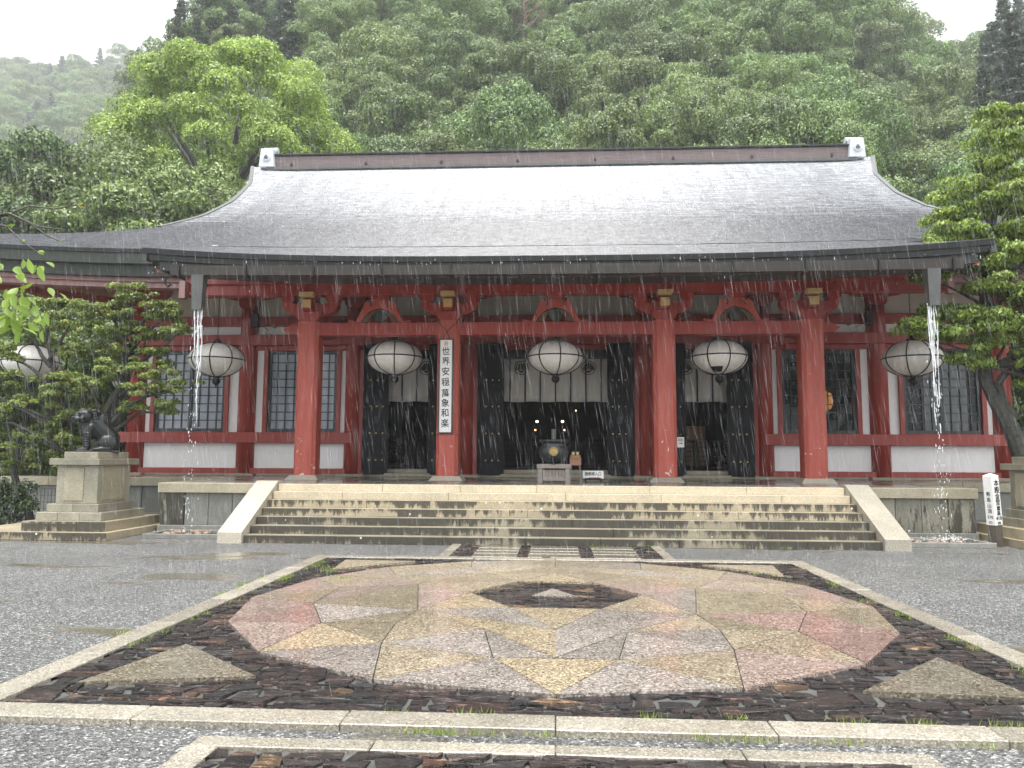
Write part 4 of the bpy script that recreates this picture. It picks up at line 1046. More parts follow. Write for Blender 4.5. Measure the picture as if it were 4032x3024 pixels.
# incense burner on its stand, offering table, cups
def burner():
    st = empty('wooden_stand', 'low weathered grey wooden stand with short balusters under the incense burner', 'stand', (-.04, 17.75, HP))
    MB().box(-.39, .39, -.28, .28, .33, .43, b=.012).build('top', M['greywood'], st)
    for x in (-.37, .26):
        for y in (-.26, .15): MB().box(x, x + .11, y, y + .11, 0, .33, b=.006).build('leg', M['greywood'], st)
    MB().box(-.26, .26, -.24, -.18, .05, .13, b=.005).build('rail', M['greywood'], st)
    for k in range(7):
        x = -.225 + k * .075
        MB().prism([(x - .025, .13), (x + .025, .13), (x + .025, .27), (x, .31), (x - .025, .27)], -.225, -.195).build('baluster', M['greywood'], st)
    b = empty('incense_burner', 'black round incense burner with a golden fan crest and a short chimney', 'incense burner', (-.04, 17.75, HP + .43))
    MB().lathe([(.1, .06), (.26, .08), (.33, .18), (.345, .3), (.32, .4), (.27, .46), (.29, .49), (.335, .52), (.33, .565), (.3, .565), (.28, .52), (.0, .5)], n=36).build('bowl', M['black'], b, True)
    for k in range(3):
        a = -PI / 2 + 2 * PI * k / 3; c, s = math.cos(a), math.sin(a)
        MB().tube([(.22 * c, .22 * s, .16), (.29 * c, .29 * s, .12), (.27 * c, .27 * s, .06), (.25 * c, .25 * s, .0)], [.05, .045, .025, .04], 8).build('leg', M['iron'], b)
    MB().lathe([(.055, .5), (.055, .8), (.05, .81), (.0, .81)], n=16).build('chimney', M['chute'], b)
    MB().lathe([(.062, .5), (.062, .53), (.05, .535), (.0, .535)], n=16).build('collar', M['brass'], b)
    fan_crest('crest', (0, -.362, .29), .1, M['brass'], b, petals=9)
    MB().disc((0, -.352, .29), .1, 24, .02).build('crest_backing', M['brownwood'], b)
    MB().tube([(-.34, 0, .5), (-.4, 0, .46), (-.38, 0, .4)], .015, 6).tube([(.34, 0, .5), (.4, 0, .46), (.38, 0, .4)], .015, 6).build('handle', M['iron'], b)
    t = empty('offering_table', 'small brown wooden box on thin trestle legs to the right of the incense burner', 'table', (.46, 17.8, HP))
    MB().box(-.13, .13, -.1, .1, .4, .55, b=.006).build('box', M['brownwood'], t)
    MB().box(-.14, .14, -.11, .11, .55, .565).build('lid', M['brownwood'], t)
    MB().box(-.12, .12, -.08, .08, .565, .64, b=.005).build('tray', M['brownwood'], t)
    for s in (-1, 1):
        for yy in (-.09, .09): MB().tube([(s * .1, yy * .7, .4), (s * .13, yy, 0)], .014, 5).build('leg', M['greywood'], t)
    MB().box(-.12, .12, -.012, .012, .08, .1).build('stretcher', M['greywood'], t)
    for k, x in enumerate((-.05, .05)):
        c = empty('wooden_cup', ('left' if k == 0 else 'right') + ' pale wooden cup of the pair on the offering table', 'cup', (.46 + x, 17.76, HP + .64), group='pale cups on the offering table')
        MB().lathe([(.03, 0), (.04, .06), (.035, .06), (.0, .05)], n=14).build('body', M['yellow'], c, True)
        MB().lathe([(.042, .06), (.03, .085), (.0, .09)], n=14).build('lid', simpleg, c)
simpleg = simple('green_lid', (.02, .16, .12), .4, .1, 5)
burner()
# lights inside the dark hall
k = 0
def inner_light(x, y, z, r, mat, label, grp=None):
    t = empty('altar_lamp', label, 'lamp', (x, y, z), group=grp)
    MB().ball((0, 0, 0), r, 10, 8).build('flame', mat, t, True)
    MB().lathe([(.03, -r - .02), (.05, -r - .06), (.02, -r - .12), (.015, -r - .5), (.06, -r - .52)], n=10).build('holder', M['iron'], t)
G = 'tiny lamps glowing in the dark of the hall'
inner_light(-.68, 28, 2.95, .035, M['bulb'], 'tiny white lamp glowing left of centre in the dark doorway, above a red one', G)
inner_light(.26, 28, 2.95, .035, M['bulb'], 'tiny white lamp glowing right of centre in the dark doorway', G)
inner_light(-.74, 28, 2.64, .025, M['flame'], 'tiny red lamp low left of the burner chimney', G)
inner_light(.33, 28, 2.64, .025, M['flame'], 'tiny red lamp low right of the burner chimney', G)
inner_light(.75, 28, 3.36, .02, M['flame'], 'highest tiny orange lamp in the dark central doorway', G)
lb = empty('bare_bulb', 'bright round bulb shining in the dark right doorway beside the third porch column', 'lamp', (4.25, 25.5, 3.0))
MB().ball((0, 0, 0), .05, 14, 10).build('bulb', M['bulb'], lb, True); MB().tube([(0, 0, .05), (0, 0, 3.6)], .006, 5).build('cord', M['iron'], lb)
wl = empty('room_lamp', 'warm orange lamp glowing behind the lattice window right of the fourth porch column', 'lamp', (8.25, 23.9, 3.1))
MB().lathe([(.1, 0), (.24, .08), (.3, .3), (.24, .54), (.1, .62)], n=20).build('shade', M['warm'], wl, True); MB().box(-.04, .04, -.04, .04, -2.0, 0).build('stem', M['iron'], wl)

# ------------------------------------------------------------------ pedestals and guardian tiger
def pedestal(s, label):
    c = -9.44 * -s if s > 0 else -9.44
    t = empty('stone_pedestal', label, 'pedestal', (c, 15.15, 0), group='granite pedestals beside the stairs')
    mir = 1 if s < 0 else -1
    def bx(name, x0, x1, y0, y1, z0, z1, n=1, mat='pedestal', b=.008):
        # x given for the left pedestal in world coordinates
        for k in range(n):
            a = x0 + (x1 - x0) * k / n + (.002 if k else 0); e = x0 + (x1 - x0) * (k + 1) / n - (.002 if k < n - 1 else 0)
            X0, X1 = sorted(((a + 9.44) * mir, (e + 9.44) * mir))
            MB().box(X0, X1, y0 - 15.15, y1 - 15.15, z0, z1, b=b).build(name, M[mat], t)
    bx('base_step', -11.6, -8.49, 14.1, 16.4, 0, .15, 5, 'stepmid')
    bx('base_step', -10.3, -8.63, 14.28, 16.3, .15, .34, 3, 'stepmid')
    bx('base_step', -10.12, -8.8, 14.42, 16.0, .34, .5, 3)
    bx('plinth', -9.98, -8.93, 14.52, 15.8, .5, .66, 2)
    bx('shaft', -9.86, -9.02, 14.6, 15.74, .66, 1.42)
    bx('panel', -9.7, -9.3, 14.585, 14.6, .72, 1.36, 1, 'cope', .004)
    bx('side_panel', -9.02, -9.005, 14.75, 15.55, .72, 1.36, 1, 'cope', .004)
    bx('cap', -9.95, -8.93, 14.47, 15.9, 1.42, 1.545)
    bx('statue_base', -9.82, -9.12, 14.72, 15.82, 1.545, 1.68)
pedestal(-1, 'granite pedestal carrying the dark tiger statue left of the stairs')
pedestal(1, 'granite pedestal cut off by the right edge, behind the white post')
def remesh(m, voxel, name, mat, parent, disp=None, smooth=2):
    me = bpy.data.meshes.new(name); me.from_pydata(m.v, [], m.f)
    o = bpy.data.objects.new('tmp', me); COL.objects.link(o)
    md = o.modifiers.new('r', 'REMESH'); md.mode = 'VOXEL'; md.voxel_size = voxel
    sm = o.modifiers.new('s', 'SMOOTH'); sm.iterations = smooth
    bpy.context.view_layer.update()
    dg = bpy.context.evaluated_depsgraph_get()
    me2 = bpy.data.meshes.new_from_object(o.evaluated_get(dg)); me2.name = name
    bpy.data.objects.remove(o); me2.materials.clear()
    return link(name, me2, mat, parent, True)
def capsule(m, a, b, ra, rb, n=12, k=8):
    a = Vector(a); b = Vector(b)
    pts = []; rr = []
    for i in range(4): t = -PI / 2 + PI / 2 * i / 4; pts.append(a + (b - a).normalized() * ra * math.sin(t)); rr.append(max(.002, ra * math.cos(t)))
    for i in range(k + 1): t = i / k; pts.append(a.lerp(b, t)); rr.append(ra + (rb - ra) * t)
    for i in range(1, 5): t = PI / 2 * i / 4; pts.append(b + (b - a).normalized() * rb * math.sin(t)); rr.append(max(.002, rb * math.cos(t)))
    m.tube(pts, rr, n)
def tiger():
    # local frame: the animal faces -x, turned a little towards the camera
    t = empty('tiger_statue', 'dark bronze seated tiger statue with ringed forelegs on the left granite pedestal', 'statue', (-9.46, 15.25, 1.68), R(34)); t.scale = (1.04, 1.04, 1.0)
    m = MB()
    m.box(-.40, .38, -.24, .24, 0, .03)
    # torso: chest to haunch
    capsule(m, (-.06, 0, .58), (.18, 0, .28), .19, .215)
    m.ball((.02, 0, .66), (.17, .15, .16), 16, 12)
    capsule(m, (-.16, 0, .56), (-.12, 0, .42), .15, .17)
    m.ball((-.02, 0, .60), (.16, .15, .15), 16, 12)
    for s in (-1, 1):
        m.ball((.17, s * .15, .19), (.2, .11, .18), 16, 12)            # thigh
        capsule(m, (.2, s * .19, .08), (-.02, s * .2, .05), .06, .05)    # hind foot
        m.ball((-.06, s * .2, .05), (.075, .055, .045), 12, 8)
        capsule(m, (-.15, s * .12, .50), (-.19, s * .13, .30), .092, .066)
        capsule(m, (-.19, s * .13, .30), (-.20, s * .13, .08), .064, .052)
        m.ball((-.26, s * .13, .055), (.10, .065, .048), 14, 8)
        for k in range(4): m.ball((-.335, s * .13 + (k - 1.5) * .03, .045), (.03, .017, .03), 8, 6)
        for k in range(6): m.ball((-.205, s * .13, .12 + k * .052), (.072 + .004 * k, .074 + .004 * k, .019), 14, 8)   # ringed forelegs
    # head, turned to the camera side (-y)
    hm = m; m = MB()
    hx, hy, hz = -.25, -.03, .72
    m.ball((hx, hy, hz), (.15, .135, .135), 18, 14)
    m.ball((hx + .10, hy + .03, hz - .04), (.16, .15, .17), 16, 12)
    m.ball((hx - .13, hy - .02, hz - .045), (.085, .082, .06), 14, 10)      # muzzle
    m.ball((hx - .19, hy - .03, hz - .015), (.032, .04, .024), 10, 8)       # nose
    m.ball((hx - .12, hy - .02, hz - .105), (.07, .062, .03), 12, 8)        # chin
    for s in (-1, 1):
        m.ball((hx - .1, hy + s * .07 - .01, hz + .055), (.055, .035, .02), 10, 8)      # brow
        m.ball((hx - .122, hy + s * .062 - .01, hz + .02), (.02, .022, .018), 10, 8)   # eye
        m.ball((hx - .09, hy + s * .105, hz - .035), (.05, .03, .04), 10, 8)            # cheek
        m.ball((hx + .02, hy + s * .12, hz + .10), (.04, .022, .05), 10, 8)             # ear
        for k in range(7):                                                              # mane locks
            a = k / 6; m.ball((hx + .08 + .04 * a, hy + s * (.145 + .01 * math.sin(a * 3)), hz + .1 - .27 * a), (.05, .026, .028), 10, 8)
            m.ball((hx + .15 + .03 * a, hy + s * (.13 + .03 * a), hz + .06 - .3 * a), (.045, .026, .026), 10, 8)
    hc = Vector((-.25, -.03, .72)); rm = Matrix.Rotation(R(22), 3, 'Z')
    hm.add([(hc + rm @ ((Vector(v) - hc) * 1.22))[:] for v in m.v], m.f); m = hm
    for k in range(10):                                                                  # spine ridge
        a = k / 9; m.ball((-.08 + .38 * a ** .8, 0, .86 - .02 * k - .5 * a ** 1.9), (.04, .03, .034), 10, 8)
    capsule(m, (.34, .03, .1), (.36, .10, .3), .045, .035); capsule(m, (.36, .10, .3), (.28, .14, .46), .035, .03)
    remesh(m, .011, 'tiger_body', M['bronze'], t, smooth=1)
tiger()

# signpost
def post():
    t = empty('wooden_signpost', 'leaning white painted wooden post with black writing in front of the right pedestal', 'signpost', (8.26, 14.95, 0), R(24))
    t.rotation_euler = (0, R(-3), R(24))
    MB().box(-.09, .09, -.09, .09, -.05, .40, b=.006).build('dark_foot', M['signframe'], t)
    MB().box(-.094, .094, -.094, .094, .40, 1.32, b=.006).build('white_post', simple('flaking_white_post_paint', (.74, .73, .7), .6, .12, 12, stretch=(4, 4, .6)), t)
    MB().add([(-.094, -.094, 1.32), (.094, -.094, 1.32), (.094, .094, 1.32), (-.094, .094, 1.32), (0, 0, 1.37)], [(0, 1, 4), (1, 2, 4), (2, 3, 4), (3, 0, 4)]).build('pointed_top', M['signwhite'], t)
    for ch, z, sz in zip('本殿金堂標高', (1.18, 1.05, .93, .82, .71, .62), (.13, .13, .12, .12, .09, .09)): text_mesh(ch, sz, M['ink'], t, (.01, -.097, z), 'character', bold=.001)
    text_mesh('410', .10, M['ink'], t, (.0, -.097, .53), 'numerals', bold=.001); text_mesh('m', .11, M['ink'], t, (.0, -.097, .45), 'numerals', bold=.001)
    for ch, z in zip('鞍馬山頂', (.98, .87, .76, .66)): text_mesh(ch, .085, M['chute'], t, (-.097, 0, z), 'side_character', rot=(PI / 2, 0, -PI / 2))
    text_mesh('570', .075, M['chute'], t, (-.097, 0, .55), 'side_numerals', rot=(PI / 2, 0, -PI / 2)); text_mesh('m', .09, M['chute'], t, (-.097, 0, .46), 'side_numerals', rot=(PI / 2, 0, -PI / 2))
post()

# basins with river stones, falling water
M['riverstone'] = simple('river_stone', (.22, .15, .11), .3, .5, 2.5)
for s, lb in ((-1, 'left'), (1, 'right')):
    cx = s * 7.3
    t = empty('rain_basin', 'low square stone rain basin on the gravel under the %s chute' % lb, 'basin', (cx, 15.12, 0), group='stone rain basins')
    m = MB().box(-.78, .78, -.5, -.4, 0, .09, b=.006).box(-.78, .78, .38, .48, 0, .09, b=.006).box(-.78, -.68, -.4, .38, 0, .09, b=.006).box(.68, .78, -.4, .38, 0, .09, b=.006)
    m.build('rim', M['slabgrey'], t)
    MB().box(-.68, .68, -.4, .38, 0, .03).build('floor', M['slate'], t)
    for k in range(16 if s < 0 else 11):
        x, y = random.uniform(-.55, .55), random.uniform(-.3, .28)
        st = MB().ball((0, 0, 0), (random.uniform(.06, .13), random.uniform(.05, .09), random.uniform(.04, .06)), 12, 8)
        st.v = [(a * (1 + .12 * math.sin(7 * b + k)), b, c) for a, b, c in st.v]
        o = st.build('river_stone', M['riverstone'], None, True)
        o.location = (cx + x, 15.12 + y, .06); o.rotation_euler = (0, 0, random.uniform(0, 3))
        tag(o, 'rounded wet river stone lying in the %s rain basin' % lb, 'stone', 'river stones in the %s basin' % lb)
def stream(x, label, wide):
    y0, z0 = 15.32, 4.72
    m = MB()
    for k in range(11 if wide else 9):
        ph = random.uniform(0, 6); L = random.uniform(.5, 1.7) if k > (3 if wide else 1) else random.uniform(1.8, 2.6); xo = random.uniform(-.085, .085)
        seg = int(L * 16); pts = []; rad = []
        def flush():
            if len(pts) > 2: m.tube(list(pts), list(rad), 6)
            pts.clear(); rad.clear()
        for i in range(seg):
            u = i / (seg - 1); z = z0 - u * L; fall = (z0 - z) / 4.6
            r = (.0085 + .0035 * math.sin(z * 9 + ph * 2) + .002 * math.sin(z * 31)) * (1.1 - .5 * fall)
            if r < .004: flush(); continue
            pts.append((x + xo * (1 - .5 * fall) + .02 * math.sin(ph + z * 3.1) + .004 * math.sin(z * 13 + ph), y0 - .10 * fall + .02 * math.sin(z * 5 + ph), z)); rad.append(r)
        flush()
    for k in range(170 if wide else 120):
        u = random.random(); z = z0 - u * 4.5; sp = .045 + .05 * u
        r = random.uniform(.004, .010)
        m.ball((x + random.gauss(0, sp), y0 - .10 * u + random.gauss(0, sp * .5), z), (r, r, r * random.uniform(1, 5)), 6, 5)
    o = m.build('falling_water', M['stream'], None, True); tag(o, label, 'water', kind='stuff')
stream(-7.48, 'white water pouring from the left chute', False); stream(7.46, 'white water pouring from the right chute', True)
def splash(x, label, n):
    m = MB()
    for k in range(n):
        a = random.uniform(0, 6.28); d = abs(random.gauss(0, .28)); r = random.uniform(.004, .011)
        m.ball((x + d * 1.5 * math.cos(a), 15.15 + .7 * d * math.sin(a), .07 + abs(random.gauss(0, .07)) * math.exp(-d * 2)), (r * 1.6, r, r), 6, 5)
    o = m.build('splash', M['stream'], None, True); tag(o, label, 'water', kind='stuff')
splash(-7.5, 'small splash of water in the left basin', 40); splash(7.45, 'foaming splash of water in the right basin', 200)

# ------------------------------------------------------------------ foliage
def leaves(centres, radii, n, size, flat=.5, up=.35, shell=.55, aspect=.55, droop=0., seed=1, squash=1.0, hemi=False):
    """n leaf faces spread through blobs; returns V, Q arrays (quads)"""
    g = np.random.default_rng(seed)
    C = np.array(centres, float); Rr = np.array(radii, float)
    if Rr.ndim == 1: Rr = np.stack([Rr, Rr, Rr * squash], 1)
    w = (Rr[:, 0] * Rr[:, 1] + Rr[:, 0] * Rr[:, 2]); w /= w.sum()
    idx = g.choice(len(C), n, p=w)
    d = g.normal(size=(n, 3)); d /= np.linalg.norm(d, axis=1)[:, None]
    low = d[:, 2] < (-.05 if hemi else -.35); d[low, 2] *= -.8
    rad = shell + (1 - shell) * g.random(n) ** .6
    rad *= 1 + .16 * np.sin(d[:, 0] * 9 + idx) * np.cos(d[:, 1] * 8 + idx * 2)
    P = C[idx] + d * Rr[idx] * rad[:, None]
    nrm = d * (1 - up) + np.array([0, 0, up]) + g.normal(size=(n, 3)) * .42
    nrm /= np.linalg.norm(nrm, axis=1)[:, None]
    a = g.normal(size=(n, 3)); a[:, 2] -= droop
    a -= nrm * (a * nrm).sum(1)[:, None]; a /= np.linalg.norm(a, axis=1)[:, None]
    b = np.cross(nrm, a)
    s = size * g.uniform(.6, 1.35, n)[:, None]
    v0 = P - a * s * .5; v1 = P + b * s * aspect * .5; v2 = P + a * s * .5 - nrm * s * .12; v3 = P - b * s * aspect * .5
    V = np.stack([v0, v1, v2, v3], 1).reshape(-1, 3)
    Q = np.arange(4 * n).reshape(-1, 4)
    return V, Q
def crown_blobs(seed, w, h, nb, base):
    g = random.Random(seed); C = []; Rr = []
    for k in range(nb):
        a = k * 2.399 + g.uniform(-.4, .4); u = (k + .5) / nb; zz = base + h * (u ** .9)
        pr = max(.08, math.cos(max(0, u - .3) / .7 * PI / 2)) ** .6 * (1 if u > .3 else .75 + .25 * u / .3)
        d = w * .5 * pr * g.uniform(.62, 1.0)
        C.append((d * math.cos(a), d * math.sin(a), zz + g.uniform(-.5, .5))); r = g.uniform(.09, .17) * w
        Rr.append((r, r, r * g.uniform(.75, 1.0)))
    return C, Rr
def forest_protos():
    P = []
    for k in range(7):
        w, h = 9 + (k % 3) * 1.2, 8 + (k % 4)
        C, Rr = crown_blobs(40 + k, w, h, 40, 1.6)
        V, Q = leaves(C, Rr, 44000, .19, seed=100 + k, shell=.82, up=.12, droop=.5)
        me = npmesh('crown', V, Q, M['leafForest']); 
        tr = MB().tube([(0, 0, -1.5), (.1, .1, 2), (.25, 0, 5), (.1, .2, 8)], [.32, .24, .17, .08], 7)
        for q in range(5):
            a = q * 1.3 + k; tr.tube([(.15, .05, 2.6 + q * .7), (1.3 * math.cos(a), 1.3 * math.sin(a), 4.2 + q * .7), (2.8 * math.cos(a), 2.8 * math.sin(a), 5.4 + q * .8)], [.12, .08, .04], 5)
        to = tr.build('trunk', M['bark'])
        P.append((me, to, h + 3.2))
    return P
def conifer_proto(k):
    g = random.Random(60 + k); C = []; Rr = []
    for j in range(46):
        u = j / 45; a = j * 2.4; d = (1 - u) * 2.6 * g.uniform(.6, 1)
        C.append((d * math.cos(a), d * math.sin(a), 3 + 11 * u)); r = .5 + (1 - u) * .75; Rr.append((r, r, r * .34))
    V, Q = leaves(C, Rr, 12000, .3, seed=300 + k, shell=.3, up=.5, aspect=.4)
    me = npmesh('crown', V, Q, M['leafConifer'])
    to = MB().tube([(0, 0, -1.5), (0, 0, 7), (0, 0, 14)], [.3, .2, .05], 7).build('trunk', M['bark'])
    return me, to, 14.5
PROTO = forest_protos(); CON = [conifer_proto(0), conifer_proto(1)]
def place_tree(proto, x, y, sc, rz, name, label, group, sz=None, mat=None, z=None, cat='tree'):
    t = empty(name, label, cat, (x, y, terrain(x, y) if z is None else z), rz, group); t.scale = (sc, sc, sz or sc)
    for s in proto[:2]:
        c = s.copy(); COL.objects.link(c); c.parent = t
        if mat and s is proto[0]:
            c.material_slots[0].link = 'OBJECT'; c.material_slots[0].material = mat
    return t
def forest():
    g = random.Random(5); pts = []
    y = 38.0
    while y < 150:
        step = 5.6 + (y - 38) * .045
        x = -.80 * y - 4
        while x < .74 * y + 4:
            X = x + g.uniform(-.35, .35) * step; Y = y + g.uniform(-.4, .4) * step
            q = X / Y
            hid = abs(q) < .36 and terrain(X, Y) + 12 < 1.6 + .385 * Y     # wholly behind the roof
            left_gap = Y > float(np.interp(-q, [.36, .42, .50, .55, .585, .64, .9], [160, 106, 95, 86, 66, 57, 54]))
            if not hid and not left_gap: pts.append((X, Y, step))
            x += step
        y += step * .86
    for X, Y, step in pts:
        q = X / Y
        side = 'left' if q < -.15 else ('centre' if q < .2 else 'right')
        band = 'just behind the roof' if Y < 62 else ('halfway up the slope' if Y < 100 else 'high up in the mist')
        if abs(X + 21) < 5.5 and abs(Y - 46) < 5: continue
        if abs(X + 4) < 4.5 and 82 < Y < 97: continue
        con = (q > .60 and Y > 50) or (-.56 < q < -.34 and Y > 66 and g.random() < .8) or g.random() < .05 * (Y > 80)
        sc = step / 8.0 * g.uniform(.95, 1.3) * (.95 if q < -.3 else 1)
        if con:
            place_tree(CON[g.randrange(2)], X, Y, sc * 1.05, g.uniform(0, 6), 'conifer_tree', 'dark narrow conifer on the %s of the hillside, %s' % (side, band), 'conifers on the %s of the hillside %s' % (side, band))
        else:
            place_tree(PROTO[g.randrange(7)], X, Y, sc, g.uniform(0, 6), 'broadleaf_tree', 'round green broadleaf tree on the %s of the wooded hillside, %s' % (side, band), 'broadleaf trees on the %s of the hillside %s' % (side, band), sz=sc * g.uniform(.9, 1.2))
    # far misty ridge at the upper left
    for k in range(120):
        Y = g.uniform(190, 385) if k % 3 else g.uniform(320, 385); X = -Y * g.uniform(.54, .80)
        place_tree(CON[k % 2] if k % 5 == 0 else PROTO[k % 7], X, Y, g.uniform(1.3, 2.1), g.uniform(0, 6), 'misty_tree', 'pale tree fading into the mist on the far ridge at the upper left', 'trees on the far misty ridge')
forest()
for _k, (_q, _y, _s) in enumerate(((-.57, 84, 1.05), (-.555, 90, 1.2), (-.535, 86, 1.35), (-.52, 92, 1.3), (-.50, 88, 1.5), (-.485, 95, 1.4), (-.47, 90, 1.5), (-.45, 96, 1.5), (-.435, 92, 1.35), (-.42, 99, 1.4), (-.51, 82, 1.1), (-.46, 84, 1.2), (-.545, 80, 1.0))):
    place_tree(CON[_k % 2] if _k % 3 else PROTO[_k % 7], _q * _y, _y, _s * .88, _k, 'crest_tree', 'hazy dark tree on the crest above the large bright domed tree', 'hazy trees on the crest above the bright domed tree')
for _k, (_q, _y, _s) in enumerate(((.585, 82, 1.35), (.60, 76, 1.3), (.575, 88, 1.2), (.57, 64, 1.1), (.61, 70, 1.4), (.60, 90, 1.5))):
    place_tree(CON[_k % 2], _q * _y, _y, _s * 1.05, _k, 'crest_tree', 'dark conifer at the top right corner above the evergreen', 'dark conifers at the top right corner')
for _k, (_x, _y) in enumerate(((-16, 40.5), (-20, 39.5), (-24.5, 40), (-29, 39))):
    place_tree(PROTO[_k], _x, _y, 1.08, _k, 'broadleaf_tree', 'green tree at the foot of the large bright domed tree', 'trees at the foot of the bright domed tree')
def big_tree():
    t = empty('camphor_tree', 'large bright yellow-green domed tree rising behind the left end of the roof', 'tree', (-21, 46, terrain(-21, 46)))
    g = random.Random(3); C = []; Rr = []
    for k in range(165):
        a = g.uniform(0, 2 * PI); u = g.random() ** .9; zz = 3.6 + 12.4 * u
        wid = 8.6 * math.sqrt(max(.05, 1 - ((u - .35) / .72) ** 2)) if u > .35 else 8.6 * (.75 + .25 * u / .35)
        d = wid * g.uniform(.55, .95) ** .7
        C.append((d * math.cos(a), d * math.sin(a) * .8, zz)); r = g.uniform(.8, 1.6); Rr.append((r, r, r * .75))
    V, Q = leaves(C, Rr, 180000, .17, seed=9, shell=.82, up=.2, droop=.5)
    npmesh('crown', V, Q, M['leafBright'], t)
    m = MB().tube([(0, 0, -2), (.2, 0, 4), (0, 0, 8)], [.6, .5, .4], 9)
    for k in range(10):
        a = k * .75; m.tube([(0, 0, 5 + .3 * k), (2.4 * math.cos(a), 2 * math.sin(a), 8.5 + .3 * k), (5 * math.cos(a), 4 * math.sin(a), 11.5 + .4 * k)], [.28, .17, .06], 6)
    m.build('trunk', M['bark'], t)
big_tree()
def dead_tree():
    x, y = -4.2, 94; z = terrain(x, y) + 1.5
    t = empty('bare_tree', 'bare reddish dead tree standing among the misty trees at the top centre', 'tree', (x, y, z))
    g = random.Random(8); m = MB()
    m.tube([(0, 0, -1), (.1, 0, 8), (0, 0, 17)], [.35, .25, .08], 7)
    for k in range(16):
        a = g.uniform(0, 6.28); h = 5 + k * .62; L = g.uniform(2, 4.2)
        p1 = (L * .5 * math.cos(a), L * .5 * math.sin(a), h + 1.2); p2 = (L * math.cos(a + .2), L * math.sin(a + .2), h + 2.8)
        m.tube([(0, 0, h), p1, p2], [.12, .07, .02], 5)
        for q in range(3):
            b = a + g.uniform(-.9, .9); m.tube([p1, (p1[0] + 1.3 * math.cos(b), p1[1] + 1.3 * math.sin(b), p1[2] + g.uniform(.5, 1.6))], [.05, .015], 4)
    m.build('trunk', simple('reddish_dead_bark', (.16, .085, .07), .8, .2, 3), t)
dead_tree()

def limb(m, p0, p1, r0, r1, bend=.15, n=6, seed=0):
    g = random.Random(seed); p0 = Vector(p0); p1 = Vector(p1); L = (p1 - p0).length; pts = []; rr = []
    off = Vector((g.uniform(-1, 1), g.uniform(-1, 1), g.uniform(-.5, 1))) * bend * L
    for i in range(n + 1):
        t = i / n; pts.append(p0.lerp(p1, t) + off * math.sin(PI * t) + Vector((g.uniform(-1, 1), g.uniform(-1, 1), g.uniform(-1, 1))) * .02 * L * (0 < i < n)); rr.append(r0 + (r1 - r0) * t)
    m.tube(pts, rr, 7); return pts
def sub(C, Rr, n, f, seed):
    g = random.Random(seed); C2 = []; R2 = []
    for c, r in zip(C, Rr):
        for k in range(n):
            a = g.uniform(0, 2 * PI); q = g.random() ** .5
            C2.append((c[0] + r[0] * q * math.cos(a), c[1] + r[1] * q * math.sin(a), c[2] + r[2] * (g.uniform(-.7, .8) * (1 - .4 * q))))
            e = f * g.uniform(.7, 1.3); R2.append((e, e, e * .55))
    return C2, R2
